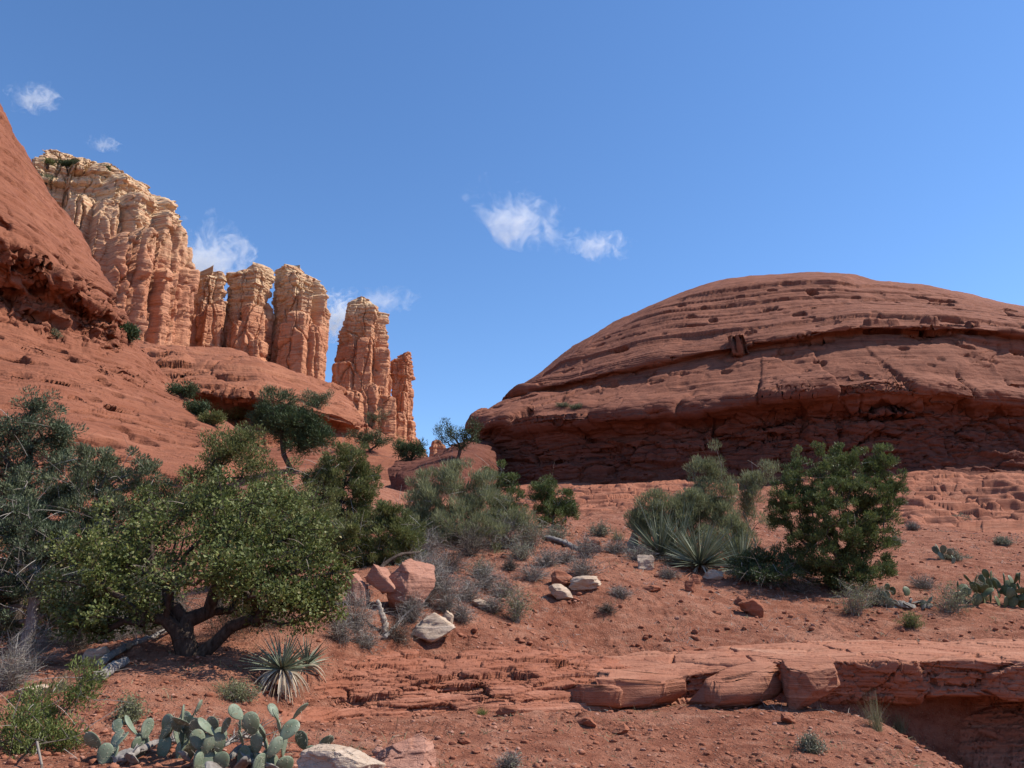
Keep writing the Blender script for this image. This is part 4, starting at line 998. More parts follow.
plant('shrub', 'broad grey-green bush with upright sprays left of the dome foot', 'bush', on(455, 24),
  [BP(435,505,26,28,24), BP(460,490,24,30,24.2), BP(480,500,26,32,24), BP(455,520,46,24,23.8), BP(425,520,18,20,24), BP(497,515,16,24,24), BP(440,535,34,20,23.5), BP(480,535,40,20,23.5), BP(520,525,20,18,24), BP(422,488,16,22,24.5), BP(412,512,16,24,24), BP(450,478,16,18,24.5)],
  'feather', 'feather', 560, 110, 19, 'greywood', .05, .006, .95, None, 420, None, ('stem', 'foliage'))
plant('shrub', 'taller darker bush behind the broad grey-green one', 'bush', on(498, 27),
  [BP(500,485,16,24,27), BP(512,500,14,26,27), BP(488,480,10,18,27), BP(505,520,24,18,26.8), BP(500,540,26,14,26.5)],
  'spray', 'juniper', 180, 80, 21, 'greywood', .05, .006, 1.2, None, 120, None, ('stem', 'foliage'))
plant('shrub', 'compact bright green bush in front of the shaded dome wall', 'bush', on(553, 29),
  [BP(549,488,15,16,29), BP(566,500,13,14,29), BP(540,500,12,18,29), BP(555,510,20,12,29), BP(553,520,22,10,28.8), BP(570,508,12,12,29)],
  'spray', 'juniper', 190, 90, 23, 'greywood', .05, .006, 1.15, None, 60, None, ('stem', 'foliage'))
# the rounded juniper on the right
Yj = hit(828, 590).y
plant('juniper', 'dense rounded dark green juniper standing right of the yuccas', 'tree', on(832, Yj),
  [BP(810,468,18,24,Yj), BP(823,456,10,16,Yj), BP(847,464,18,22,Yj+.3), BP(884,466,15,28,Yj+.2), BP(870,456,8,16,Yj+.1), BP(896,486,10,22,Yj), BP(783,512,12,24,Yj), BP(800,505,32,34,Yj-.2), BP(840,510,40,40,Yj-.4), BP(880,515,24,40,Yj), BP(820,548,44,30,Yj-.3), BP(868,545,28,28,Yj-.2), BP(792,535,22,28,Yj), BP(850,490,40,44,Yj+.6), BP(840,570,46,20,Yj-.2), BP(795,480,16,22,Yj), BP(850,580,26,14,Yj-.4), BP(805,572,30,16,Yj-.2), BP(875,565,20,16,Yj-.1)],
  'spray', 'juniper', 1250, 105, 25, 'bark', .13, .006, .95, [at(834,580,Yj), at(836,568,Yj)], 60, shell=.42, gap=-.2)
plant('shrub', 'low shaded green bush under the left side of the dense juniper', 'bush', on(772, Yj-.3),
  [BP(765,560,24,15,Yj-.3), BP(785,568,20,12,Yj-.5), BP(745,562,16,12,Yj-.2), BP(770,575,36,10,Yj-.6)], 'spray', 'pinyon', 150, 75, 27, 'greywood', .04, .006, 1.0, None, 120, None, ('stem', 'foliage'))
plant('feathery_shrub', 'tall feathery pale green shrub rising behind the big yucca', 'bush', on(710, 26),
  [BP(710,466,15,24,26), BP(700,480,12,22,26), BP(725,500,16,26,26), BP(706,500,18,24,26), BP(722,520,24,20,25.6), BP(690,515,20,18,25.8), BP(735,530,16,16,25.2), BP(705,535,40,20,25.5), BP(735,545,24,16,24.8)], 'feather', 'feather', 360, 120, 29, 'greywood', .04, .006, .95, None, 160, None, ('stem', 'foliage'))
plant('feathery_shrub', 'thin feathery shrub peeping out left of the dense juniper', 'bush', on(759, 27),
  [BP(757,478,14,14,27), BP(768,470,12,12,27), BP(750,495,12,16,27), BP(758,515,16,18,27)], 'feather', 'feather', 110, 80, 31, 'greywood', .03, .006, .95, None, 60, None, ('stem', 'foliage'))
plant('feathery_shrub', 'loose grey-green shrub at the left end of the yucca clump', 'bush', on(655, 25),
  [BP(655,505,20,14,25), BP(640,520,14,12,25), BP(675,512,18,14,25.2), BP(655,525,30,14,25), BP(690,500,14,14,25.3)], 'feather', 'feather', 230, 110, 33, 'greywood', .03, .006, .9, None, 100, None, ('stem', 'foliage'))
plant('leafy_bush', 'light green leafy bush at the bottom left corner', 'bush', hit(40, 775),
  [BP(40,705,34,28,7.2), BP(70,690,26,26,7.3), BP(20,735,34,24,7.0), BP(60,735,30,24,7.1), BP(85,680,16,18,7.3), BP(30,760,50,20,6.8)], 'fine', 'bright', 230, 55, 35, 'browntwig', .009, .002, .62, None, 110, None, ('stem', 'foliage'))
# trees far back
far = [('pinyon_pine', 'small dark tree on top of the brown outcrop beside the dome edge', 458, 432, 17, 16, 76, 462, 'pinyon', 2.9, 3),
 ('pinyon_pine', 'round dark bush in the gap just right of the far tower', 409, 449, 11, 10, 122, 461, 'pinyon', 4.0, 5),
 ('pinyon_pine', 'dusty green bush on the talus below the tall tower', 370, 437, 17, 12, 135, 452, 'pinyon', 4.5, 7),
 ('pinyon_pine', 'grey-green sapling at the foot of the tower, above the dusty bush', 372, 416, 13, 12, 200, 428, 'greyjun', 7, 9),
 ('shrub', 'pale olive brush growing at the mouth of the shadowed hollow', 236, 412, 22, 9, 130, 424, 'olive', 4.5, 11),
 ('shrub', 'grey dead brush on the lit ridge behind the two-lobed pinyon', 317, 397, 12, 9, 150, 408, 'greyjun', 5, 13),
 ('shrub', 'dark bush in the crease between apron and ridge', 182, 390, 10, 8, 120, 398, 'pinyon', 4.2, 15),
 ('shrub', 'second dark bush lower in the crease beside the apron edge', 199, 408, 9, 8, 112, 416, 'pinyon', 4, 17),
 ('shrub', 'olive bush at the lower end of the apron above the small olive tree', 210, 418, 9, 5, 105, 424, 'olive', 3.6, 18),
 ('shrub', 'small green bush tucked under the pitted undercut at the left', 58, 333, 7, 5, 72, 338, 'greyjun', 2.4, 19),
 ('shrub', 'tiny dark bush against the foot of the tall cliff', 128, 330, 5, 6, 200, 337, 'pinyon', 6, 20),
 ('shrub', 'dark tree on the skyline of the tall cliff', 105, 168, 4, 4, 262, 177, 'pinyon', 8, 21),
 ('shrub', 'wide dark bush along the top edge of the tall cliff', 68, 163, 9, 3, 262, 171, 'pinyon', 8, 22),
 ('shrub', 'low bush at the left end of the cliff top', 47, 161, 7, 3, 262, 169, 'olive', 8, 23),
 ('shrub', 'bush on the cream ledges near the left end of the cliff', 46, 178, 8, 5, 240, 184, 'greyjun', 8, 24),
 ('shrub', 'small green bush growing on the dome bench at the left', 562, 404, 7, 3, 78, 407, 'greyjun', 2.0, 25),
 ('shrub', 'tiny green tuft right of the bush on the dome bench', 576, 406, 6, 3, 77.5, 409, 'greyjun', 2.0, 26),
 ('shrub', 'green brush below the tower beside the small tilted slab', 400, 440, 8, 7, 150, 449, 'olive', 5, 27)]
bpy.context.view_layer.update(); _dg = bpy.context.evaluated_depsgraph_get()
def surf(px, py):
    d = (Vector(P(px, py, 1.0))-Vector((0, 0, EYE))).normalized(); o_ = Vector((0, 0, EYE))+d*30
    h, loc, *_ = SC.ray_cast(_dg, o_, d); return loc if h else None
for nm, lab, px, py, rx, ry, Y, byy, mt, sc, sd_ in far:
    b = surf(px, byy); b = b if b is not None and b.y < 400 else Vector(P(px, byy, Y)); Y = b.y
    nb = 3 if rx > 8 else 2
    bl = [BP(px+(q-(nb-1)/2)*rx*.8, py+(q % 2)*ry*.3, rx*.62, ry*.85, Y) for q in range(nb)]+[BP(px, py+ry*.35, rx*.9, ry*.55, Y)]
    tree_ = nm == 'pinyon_pine'
    plant(nm, lab, 'tree' if tree_ else 'bush', b, bl, 'needle' if tree_ else 'fine', mt, 60 if rx < 9 else 110, 40, 60+sd_, 'bark', .05*sc, .006*sc, sc, None, 0, None, ('trunk', 'crown') if tree_ else ('stem', 'foliage'))

# ---- dry brush: bundles of thin twigs with a few leaves
def brush(label, px, py, wp, hp, seed, kind='grey', name='dry_shrub', group=None, Y=None, n1=130, n2=1100, cat_='shrub'):
    p = on(px, Y) if Y else hit(px, py); mm = mpx(p.y, py); w_, h = wp*mm, hp*mm; rg = np.random.RandomState(seed+3000)
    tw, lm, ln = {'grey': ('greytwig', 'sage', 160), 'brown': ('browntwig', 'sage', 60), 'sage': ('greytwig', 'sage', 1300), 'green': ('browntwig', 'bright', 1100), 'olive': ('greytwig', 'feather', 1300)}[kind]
    n2 = n2 if kind in ('grey', 'brown') else 320; ln = ln if kind in ('grey', 'brown') else 2200
    th = rg.uniform(0, 2*np.pi, n1); sp = rg.uniform(0, 1, n1)**.6
    d = np.stack([np.cos(th)*sp*w_*.5, np.sin(th)*sp*w_*.45, h*(1.02-.55*sp**2)], 1); L = np.linalg.norm(d, axis=1)
    p0 = np.stack([rg.normal(size=n1)*w_*.08, rg.normal(size=n1)*w_*.08, np.full(n1, -.03)], 1)
    p0[:, 2] += ground_z(p0[:, 0]+p.x, p0[:, 1]+p.y)-p.z
    tk = max(.004, .25*mm)
    V1, f1, pts = ribbons(p0, d, L*rg.uniform(.6, 1, n1), tk*1.4, rg, .35, 4, .35)
    pa = np.stack(pts[1:5], 1); k = rg.randint(0, n1, n2); j = rg.randint(0, 4, n2)
    q = pa[k, j]; d2 = unit(d[k])*.9+rg.normal(size=(n2, 3))*.65; d2[:, 2] = np.abs(d2[:, 2])*.8
    V2, f2, pts2 = ribbons(q, d2, h*rg.uniform(.15, .5, n2), tk*1.15, rg, .4, 3, .3)
    root = thing(name, label, cat_, p, group)
    V, f = cat([(V1, f1), (V2, f2)])
    link('twigs', quads_mesh('twigs', V, f), M[tw], root)
    e = np.concatenate(pts2[1:4]); i = rg.randint(0, len(e), ln)
    V, f = leaves(e[i]+rg.normal(size=(ln, 3))*.02, rg.normal(size=(ln, 3))+A([0, 0, 1.]), max(.03, 1.4*mm)*rg.uniform(.6, 1.3, ln), max(.012, .6*mm), rg)
    link('leaves', quads_mesh('leaves', V, f), M[lm], root)
    return root
G1 = 'dry grey shrubs on the slope'
for lab, px, py, w_, h_, kd in [
 ('grey twiggy shrub directly under the squarish pink rock', 356, 632, 46, 46, 'grey'),
 ('low grey shrub left of the dead stump', 340, 640, 30, 26, 'grey'),
 ('tall grey shrub touching the right of the cracked boulder', 428, 606, 40, 52, 'grey'),
 ('dense grey shrub above the large cream slab', 446, 612, 36, 34, 'grey'),
 ('grey shrub uphill of the cracked boulder', 424, 578, 40, 32, 'grey'),
 ('brown twig shrub below the broad grey-green bush', 470, 556, 50, 34, 'brown'),
 ('wiry grey shrub under the right end of the broad grey-green bush', 505, 548, 46, 34, 'grey'),
 ('grey shrub between the broad grey-green bush and the short log', 530, 548, 34, 28, 'sage'),
 ('small sage-green shrub in the dirt below the wiry grey shrub', 482, 576, 24, 18, 'sage'),
 ('dark little shrub in the middle of the slope left of the short log', 510, 570, 18, 12, 'brown'),
 ('wide grey shrub left of the cream rock pair', 532, 580, 42, 20, 'grey'),
 ('grey shrub below the dark little shrub', 503, 597, 40, 20, 'grey'),
 ('grey shrub above the grey-white rock', 468, 600, 34, 22, 'grey'),
 ('faded grey shrub to the right of the large cream slab', 462, 622, 26, 22, 'grey'),
 ('yellow-green upright shrub on top of the bank', 516, 622, 24, 36, 'olive'),
 ('grey shrub beside the right end of the short log', 586, 556, 34, 22, 'grey'),
 ('broad pale grey shrub above the long low cream rock', 582, 576, 44, 22, 'grey'),
 ('grey shrub at the left foot of the upright cream rock', 616, 552, 34, 16, 'grey'),
 ('little grey shrub right of the cream rock pair', 620, 598, 24, 15, 'grey'),
 ('faint grey shrub below the red slab rock', 608, 612, 20, 10, 'brown'),
 ('grey brush in shadow beneath the big yucca', 675, 566, 40, 14, 'brown'),
 ('pale sage shrub below the dense juniper', 855, 614, 36, 34, 'olive'),
 ('dry sage shrub right below the dense juniper', 880, 606, 24, 18, 'sage'),
 ('round pale green grass-like shrub among the right cactuses', 951, 612, 50, 32, 'olive'),
 ('grey dead shrub behind the right cactus clumps', 925, 588, 34, 14, 'grey'),
 ('bright green small shrub alone on the dirt above the ledge', 912, 628, 20, 16, 'green'),
 ('dark shrub on the right slope near the frame edge', 1004, 545, 18, 9, 'sage'),
 ('blue-grey low shrub on the right slope', 952, 560, 34, 11, 'sage'),
 ('small shrub on the right slope under the blocky outcrop', 960, 524, 18, 9, 'sage'),
 ('olive shrub at the foot of the dense juniper on its right', 895, 545, 14, 9, 'sage'),
 ('dry shrub on the right slope left of the blue-grey one', 912, 530, 14, 9, 'grey'),
 ('withered shrub at the right end of the yucca clump', 742, 580, 36, 16, 'sage'),
 ('small dry shrub on the rubble below the ledge', 812, 752, 20, 18, 'sage'),
 ('faded twig shrub on the path at lower middle', 508, 770, 26, 20, 'grey'),
 ('pale brush in the gully under the oak branches', 118, 640, 60, 36, 'grey'),
 ('dead grey brush at the left edge under the juniper', 30, 668, 60, 44, 'grey'),
 ('grey brush standing in the gully left of the log', 75, 650, 50, 40, 'brown'),
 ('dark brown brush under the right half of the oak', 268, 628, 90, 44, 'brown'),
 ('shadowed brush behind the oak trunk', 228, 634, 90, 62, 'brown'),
 ('grey brush mass at the left edge above the white stone', 8, 690, 50, 50, 'grey'),
 ('grey thicket in the gully behind the long log', 150, 632, 70, 44, 'grey'),
 ('pale dead brush between the gully thicket and the oak trunk', 172, 626, 40, 36, 'brown'),
 ('sage shrub above the wide grey shrub', 548, 566, 30, 20, 'grey'),
 ('grey shrub on the slope under the compact bright bush', 556, 540, 36, 18, 'sage'),
 ('grey tangle under the left end of the broad grey-green bush', 425, 556, 44, 30, 'grey'),
 ('dry twigs beneath the middle of the broad grey-green bush', 450, 572, 44, 26, 'brown'),
 ('grey shrub leaning on the large cream slab from behind', 412, 622, 30, 30, 'grey'),
 ('low grey shrub below the squarish rock and its twiggy neighbour', 366, 648, 36, 24, 'grey'),
 ('small shrub hugging the short log from below', 566, 562, 26, 14, 'grey'),
 ('tiny grey shrub right of the upright cream rock', 668, 578, 24, 12, 'grey'),
 ('small grey shrub above the grey shrub of the bank top', 492, 612, 26, 18, 'grey'),
 ('grey brush spilling downhill from the broad grey-green bush', 484, 588, 46, 22, 'grey'),
 ('dense grey brush right of the cracked boulder, below the low green bush', 440, 588, 50, 34, 'grey'),
 ('sage-tinted brush between the broad grey-green bush and its taller neighbour', 520, 560, 36, 24, 'sage'),
 ('grey twigs around the foot of the dead stump', 398, 640, 40, 24, 'brown'),
 ('dry brush under the left end of the yucca clump', 640, 560, 36, 16, 'grey'),
 ('pale brush at the right foot of the low shaded green bush', 800, 592, 40, 14, 'brown'),
 ('faded shrub on the slope between the upright rock and the compact bright bush', 600, 536, 24, 14, 'sage'),
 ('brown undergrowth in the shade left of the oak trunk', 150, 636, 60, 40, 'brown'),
 ('dry grey shrub just above the prickly pear at the far right', 985, 590, 30, 14, 'sage'),
 ('dry sprigs at the left of the cactus clump', 128, 722, 20, 26, 'olive'),
 ('thin olive sprigs uphill of the cactus clump', 238, 700, 40, 20, 'olive')]:
    brush(lab, px, py, w_, h_, int(px*3+py), kd, group=G1)

# ---- grass tufts
def tuft(label, px, py, wp, hp, seed, mat='grass', n=160):
    p = hit(px, py); mm = mpx(p.y, py); rg = np.random.RandomState(seed+7000)
    th = rg.uniform(0, 2*np.pi, n); sp = rg.uniform(0, 1, n)
    d = np.stack([np.cos(th)*sp*wp*.5, np.sin(th)*sp*wp*.5, hp*(1-.3*sp)], 1)*mm
    p0 = rg.normal(size=(n, 3))*A([wp*.12, wp*.12, 0])*mm; p0[:, 2] = -.02
    V, f, _ = ribbons(p0, d, np.linalg.norm(d, axis=1)*rg.uniform(.5, 1.05, n), max(.005, .35*mm), rg, .6, 4, .15)
    o = link('grass_tuft', quads_mesh('grass_tuft', V, f), M[mat]); o.location = p
    return tag(o, label, 'grass', 'grass tufts')
for lab, px, py, w_, h_, mt in [
 ('tall pale grass tuft on the rubble below the thin flake', 876, 730, 34, 42, 'grass'),
 ('second grass tuft just right of the tall pale one', 900, 732, 26, 26, 'grass'),
 ('grass growing in the crack between block and pointed boulder', 770, 682, 22, 26, 'grass'),
 ('tiny green tuft at the foot of the layered bank', 482, 714, 16, 10, 'bright'),
 ('dry yellowish tuft beside the cream boulder at the bottom', 352, 756, 40, 18, 'grass'),
 ('straw tuft on the dirt above the cactus clump', 225, 690, 46, 18, 'grass'),
 ('pale tuft under the log near the left edge', 60, 690, 36, 22, 'grass'),
 ('dry tuft on the crest right of the short log', 618, 540, 20, 14, 'grass'),
 ('small tuft near the bright green shrub', 985, 600, 18, 14, 'grass')]:
    tuft(lab, px, py, w_, h_, int(px+py), mt)

# ---- yuccas
def yucca(label, px, py, rp, hp, seed, n=110, dead=0, Y=None, lift=.0, wf=1.0):
    p = on(px, Y) if Y else hit(px, py); mm = mpx(p.y, py); rg = np.random.RandomState(seed+9000)
    el = np.arcsin(rg.uniform(.02, 1, n)); th = rg.uniform(0, 2*np.pi, n)
    d = np.stack([np.cos(th)*np.cos(el), np.sin(th)*np.cos(el), np.sin(el)], 1)
    L = (rp*np.cos(el)**2+hp*np.sin(el)**2)*mm*rg.uniform(.7, 1.05, n)
    p0 = d*.05+A([0, 0, lift]); root = thing('yucca', label, 'yucca', p, 'yuccas')
    V, f, _ = ribbons(p0, d, L, max(.026, 2.2*mm)*wf, rg, .18, 4, .05)
    link('leaf_rosette', quads_mesh('leaf_rosette', V, f), M['yucca'], root)
    if dead:
        th = rg.uniform(0, 2*np.pi, dead); d = np.stack([np.cos(th), np.sin(th), rg.uniform(-.5, .3, dead)], 1)
        V, f, _ = ribbons(A([[0, 0, lift]])+d*.04, d, rp*mm*rg.uniform(.5, 1.0, dead), max(.026, 2.2*mm)*wf, rg, 1.6, 5, .2)
        link('dead_leaf_skirt', quads_mesh('dead_leaf_skirt', V, f), M['deadblade'], root)
    return root
yucca('spiky yucca with a hanging skirt of dead straw blades below the oak', 280, 694, 40, 42, 1, 90, 190, None, .30, 1.2)
yucca('small green yucca rosette at the right of the straw-skirted one', 306, 672, 32, 30, 2, 50, 14, None, .08, 1.2)
yucca('largest grey-green yucca in the clump left of the dense juniper', 700, 568, 42, 60, 3, 260, 50, None, .05)
yucca('wide yucca at the left of the clump beside the upright cream rock', 660, 557, 36, 56, 4, 260, 30, None, .05)
yucca('low yucca at the right of the clump by the withered shrub', 742, 572, 36, 46, 5, 190, 50, None, .05)
yucca('upright yucca in the middle back of the clump', 682, 545, 36, 66, 6, 200, 20, 24.5, .05)

# ---- prickly pears
def pad_mesh(w_, h, t, seed):
    rg = np.random.RandomState(seed); nu, nv = 22, 14; u = np.linspace(0, 2*np.pi, nu, endpoint=False); v = np.linspace(0, np.pi, nv)
    U, Vv = np.meshgrid(u, v); zz = (1-np.cos(Vv))*.5; rad = np.sin(Vv)*(.62+.42*zz)
    x = rad*np.cos(U)*w_*.5*(1+.06*np.sin(2*zz+rg.uniform(0, 6))); y = rad*np.sin(U)*t*.5; z = zz*h
    y = y+.06*h*np.sin(zz*3+rg.uniform(0, 6))+.03*x
    return grid_mesh('pad', np.stack([x, y, z], -1), wrap=True)
def spine_mesh(w_, h, t, seed, n=46):
    rg = np.random.RandomState(seed+1); zz = rg.uniform(.15, 1, n); s = rg.choice([-1, 1], n); x = rg.uniform(-.8, .8, n)*w_*.5*np.sqrt(np.clip(1-(2*zz-1.1)**2, .05, 1)); y = s*t*.3
    p = np.stack([x, y, zz*h], 1); d = np.stack([rg.normal(size=n)*.7, s*1.0, rg.normal(size=n)*.6], 1)
    V, f, _ = ribbons(p, d, rg.uniform(.02, .045, n), .0022, rg, 0, 1, .2)
    return quads_mesh('spines', V, f)
from mathutils import Matrix
def cactus(label, px, py, wpx, nbase, size, seed, dep=.3, prob=(.9, .6, .3), spines=False, dead=0, Y=None, mat='pad'):
    """a sprawling clump grown pad upon pad from nbase rooted pads"""
    p = on(px, Y) if Y else hit(px, py); mm = mpx(p.y, py); root = thing('prickly_pear', label, 'cactus', p, 'prickly pears'); rg = np.random.RandomState(seed*31+5)
    cnt = [0]
    def grow(M4, lvl):
        s_ = size*mm*rg.uniform(.78, 1.12)*(.92**lvl); W_, H_ = s_*rg.uniform(.72, .95), s_*rg.uniform(.95, 1.15); sd_ = seed*100+cnt[0]; cnt[0] += 1
        o = link('pad', pad_mesh(W_, H_, W_*.2, sd_), M[mat], root); o.location = M4.to_translation(); o.rotation_euler = M4.to_euler()
        if spines: link('spines', spine_mesh(W_, H_, W_*.2, sd_), M['spine'], o)['kind'] = 'stuff'
        if lvl < len(prob):
            for side in ((-1, 1) if rg.rand() < .45 else (rg.choice([-1, 0, 1]),)):
                if rg.rand() < prob[lvl]:
                    a_ = side*rg.uniform(.35, .8); z_ = H_*(.5+.5*math.cos(a_)*.93); x_ = W_*.5*math.sin(a_)*.95
                    M2 = M4 @ Matrix.Translation((x_, 0, z_-.03*H_)) @ Matrix.Rotation(a_*.75, 4, 'Y') @ Matrix.Rotation(rg.uniform(-1.2, 1.2), 4, 'Z') @ Matrix.Rotation(rg.uniform(-.35, .35), 4, 'X')
                    grow(M2, lvl+1)
    for i in range(nbase):
        lx = ((i+.5)/nbase-.5)*wpx*mm+rg.normal()*4*mm; dy = rg.uniform(-dep, dep); g = float(ground_z(A([p.x+lx]), A([p.y+dy]))[0])-p.z
        grow(Matrix.Translation((lx, dy, g-.03)) @ Matrix.Rotation(rg.uniform(-1.3, 1.3), 4, 'Z') @ Matrix.Rotation(rg.uniform(-.5, .5), 4, 'Y') @ Matrix.Rotation(rg.uniform(-.35, .25), 4, 'X'), 0)
    for i in range(dead):
        V, f = rock_verts((size*mm, size*.8*mm, size*.22*mm), seed+i+700, 3, 3, .10)
        V = rot(V, rg.uniform(-.9, .9), rg.uniform(-.9, .9), rg.uniform(0, 3)); dx = rg.uniform(-.5, .5)*wpx*mm; dd = rg.uniform(-dep, dep)-.1
        o = link('withered_pad', new_mesh('withered_pad', V, f, np.full(len(f), 3)), M['deadpad'], root)
        o.location = (dx, dd, float(ground_z(A([p.x+dx]), A([p.y+dd]))[0])-p.z+.04)
    return root
cactus('sprawling low prickly pear at the left of the foreground cactus patch', 140, 764, 104, 12, 23, 1, .25, (.6, .3), True, 5)
cactus('taller prickly pear at the right of the foreground cactus patch', 246, 763, 92, 13, 24, 2, .3, (.9, .65, .25), True, 8)
cactus('dark green prickly pear at the far right edge', 1002, 604, 46, 8, 14, 3, .3, (.9, .6), mat='greenpad')
cactus('green prickly pear with a few pads beside the round pale shrub', 972, 604, 26, 4, 13, 4, .2, (.8, .3), mat='greenpad')
cactus('small prickly pear above the heap of withered grey pads', 893, 596, 16, 3, 11, 5, .2, (.5,), mat='greenpad')
cactus('collapsed grey prickly pear heap left of the round pale shrub', 906, 606, 44, 2, 11, 6, .25, (.3,), False, 16)
cactus('blue-grey prickly pear low on the right slope', 950, 562, 26, 4, 9, 7, .3, (.5,))

# ---- dead wood
def log_(name, label, pts, r0, r1, mat, seed, twigs=0, tl=.4, cat_='dead wood'):
    rg = np.random.RandomState(seed); pts = A(pts, float); n = 28; s = np.linspace(0, len(pts)-1, n); k = np.clip(s.astype(int), 0, len(pts)-2); t = (s-k)[:, None]
    pm = lambda i: pts[np.clip(i, 0, len(pts)-1)]
    a, b, c, d = pm(k-1), pm(k), pm(k+1), pm(k+2)
    C = .5*(2*b+(c-a)*t+(2*a-5*b+4*c-d)*t*t+(3*b-a-3*c+d)*t**3)
    C = C+rg.normal(size=C.shape)*r0*.09; rr = np.linspace(r0, r1, n)*(1+.06*rg.normal(size=n))
    T = unit(np.gradient(C, axis=0)); u = unit(np.cross(T, A([.2, .1, 1.]))); v = np.cross(T, u); th = np.linspace(0, 2*np.pi, 12, endpoint=False)
    V = C[:, None]+(u[:, None]*np.cos(th)[None, :, None]+v[:, None]*np.sin(th)[None, :, None])*(rr[:, None, None]*(1+.14*np.sin(th*3+C[:, :1]*2)+.08*rg.normal(size=(n, 12)))[..., None] if False else rr[:, None, None]*(1+.13*np.sin(3*th+1)[None, :, None]))
    V = np.concatenate([C[:1, None].repeat(12, 1), V, C[-1:, None].repeat(12, 1)], 0)
    o0 = C[0].copy(); me = grid_mesh(name, V-o0, wrap=True); o = link(name, me, M[mat]); o.location = o0
    if twigs:
        i = rg.randint(4, n, twigs); dd = rg.normal(size=(twigs, 3)); dd[:, 2] = np.abs(dd[:, 2]); dd = unit(dd)+T[i]*.4
        L = tl*rg.uniform(.4, 1.1, twigs); e = C[i]+dd*L[:, None]; mid = C[i]+dd*L[:, None]*.5+rg.normal(size=dd.shape)*.06*tl
        V, f = tubes(np.r_[C[i], mid], np.r_[mid, e], np.r_[np.full(twigs, r1*.6), np.full(twigs, r1*.4)], np.r_[np.full(twigs, r1*.4), np.full(twigs, r1*.15)], 5)
        tag(link('twigs', quads_mesh('twigs', V-o0, f, True), M[mat], o), None, None, kind='stuff')
    return tag(o, label, cat_)
def gp(px, py, up=0.0):
    p = hit(px, py); return (p.x, p.y, p.z+up)
log_('fallen_log', 'short weathered grey log lying on the crest of the slope', [gp(545,539,.06), gp(562,545,.08), gp(579,552,.06)], .085, .07, 'greywood', 1, 5, .35)
log_('fallen_log', 'long thin grey log lying along the edge of the left bank', [gp(98,668,.05), gp(125,652,.07), gp(150,642,.06), gp(172,634,.10)], .05, .028, 'greywood', 2, 8, .4)
log_('fallen_log', 'thick grey root end lying on the bank at the left of the log', [gp(96,682,.03), gp(112,673,.06), gp(126,664,.04)], .07, .05, 'greywood', 3)
log_('dead_stump', 'bare twisted pale stump under the cracked boulder', [gp(384,634,-.05), (gp(384,634)[0]+.0, gp(384,634)[1], gp(384,634)[2]+.18), (gp(381,634)[0]-.02, gp(384,634)[1]-.02, gp(384,634)[2]+.36), (gp(377,634)[0]-.04, gp(384,634)[1], gp(384,634)[2]+.56)], .07, .03, 'palewood', 4, 0)
log_('dead_branch', 'dark dead branch lying beside the pale stump', [gp(384,640,.03), gp(398,630,.12), gp(410,618,.16), gp(420,622,.1)], .035, .012, 'greywood', 5, 14, .35)
log_('dead_branch', 'long leaning dark branch over the cracked boulder', [gp(374,592,.2), (gp(382,588)[0], gp(382,588)[1], gp(382,588)[2]+.45), (gp(400,585)[0], gp(400,585)[1], gp(400,585)[2]+.62), (gp(418,580)[0], gp(418,580)[1], gp(418,580)[2]+.6)], .05, .02, 'bark', 6, 8, .35)
log_('dead_branch', 'tangle of dead grey branches below the cactus pads', [gp(200,766,.05), gp(222,760,.1), gp(246,756,.14), gp(275,760,.05)], .022, .01, 'greywood', 7, 46, .22)
log_('dead_branch', 'crooked dead stick at the bottom left below the cactus', [gp(120,766,.03), gp(140,758,.06), gp(160,748,.05), gp(178,746,.03)], .03, .015, 'greywood', 8, 10, .2)

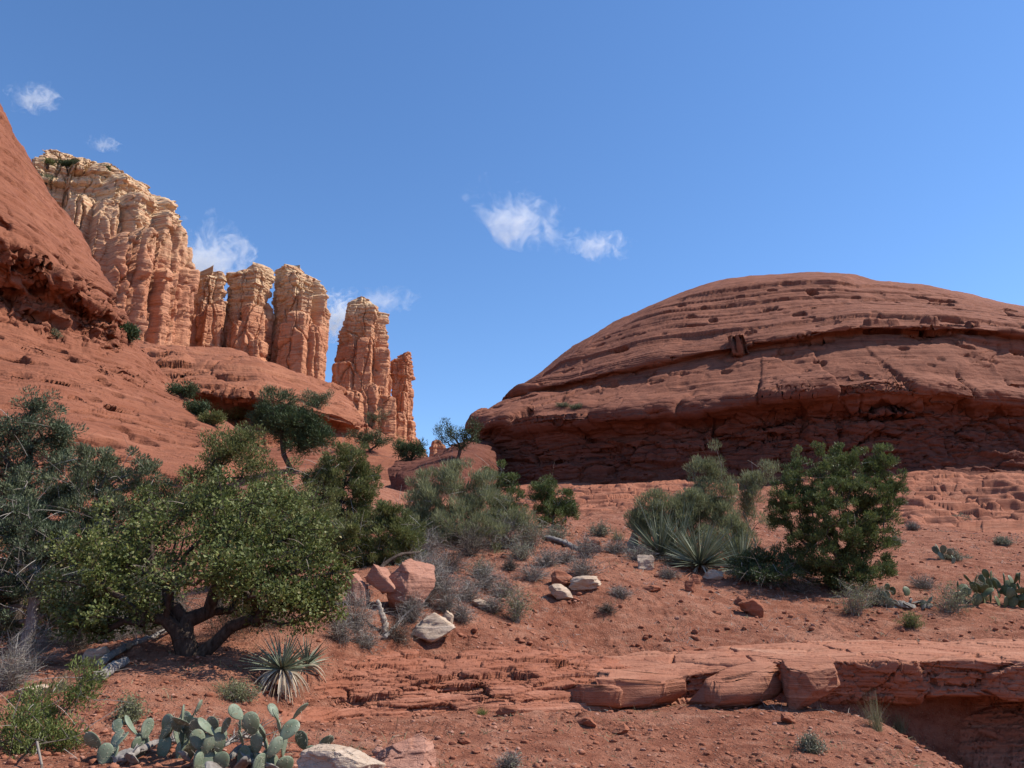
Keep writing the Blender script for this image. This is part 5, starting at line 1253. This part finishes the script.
# ------------------------------------------------------------------ clouds, far up and far behind everything
def mat_cloud(name, dens, sc):
    k = NT(name); tc = k.n('ShaderNodeTexCoord')
    v = k.n('ShaderNodeVectorMath', operation='SUBTRACT'); k.l(tc.outputs['Generated'], v.inputs[0]); v.inputs[1].default_value = (.5, .5, .5)
    ln = k.n('ShaderNodeVectorMath', operation='LENGTH'); k.l(v.outputs[0], ln.inputs[0])
    edge = k.rng(ln.outputs['Value'], .46, .0, 0, 1)
    n = k.noise(tc.outputs['Object'], sc, 6, .68, 1.2)
    h = k.math('ADD', k.math('MULTIPLY', edge, .62), k.math('MULTIPLY', k.math('SUBTRACT', n, .5), 2.6))
    d = k.math('MULTIPLY', k.rng(h, .22, .95), dens, clamp=False)
    vs = k.n('ShaderNodeVolumePrincipled'); vs.inputs['Color'].default_value = (1, 1, 1, 1); k.l(d, vs.inputs['Density']); vs.inputs['Anisotropy'].default_value = .2
    k.l(vs.outputs[0], k.out.inputs['Volume']); return k.m
def cloud(label, px, py, rx, ry, Y, seed, dens, tilt=0.0):
    mm = mpx(Y, py); V, f = ico(5); V = V.copy()
    nrm = fbm(V[:, 0]*1.6+seed, V[:, 1]*1.6, V[:, 2]*1.6, 3, seed); V = V*(1+.5*nrm[:, None])
    V = V*A([rx*mm, rx*mm*.7, ry*mm]); c, s = math.cos(R(tilt)), math.sin(R(tilt))
    V = np.stack([V[:, 0]*c+V[:, 2]*s, V[:, 1], -V[:, 0]*s+V[:, 2]*c], 1)
    o = link('cloud', new_mesh('cloud', V, f, np.full(len(f), 3)), mat_cloud('cloud_vapour', dens*.62/(rx*mm), 2.6/(rx*mm)))
    o.location = P(px, py, Y); return tag(o, label, 'cloud', 'small white clouds')
cloud('largest wispy white cloud alone in the middle of the sky', 518, 217, 62, 26, 3000, 3, 4.6, 24)
cloud('small flat cloud just right of the largest wispy one', 599, 244, 34, 14, 3000, 5, 3.4, 10)
cloud('small round cloud high at the upper left', 34, 98, 26, 17, 3000, 7, 3.4, 8)
cloud('tiny faint cloud wisp above the tall cliff', 105, 145, 17, 8, 3000, 9, 2.2, 0)
cloud('white cloud emerging from behind the tall cliff', 212, 258, 58, 40, 3600, 11, 8.5, 30)
cloud('white cloud low in the gap between the spires', 338, 318, 30, 30, 3600, 13, 9.0, 0)
cloud('thin cloud streak above the free-standing tower', 385, 300, 40, 12, 3600, 15, 3.0, 0)
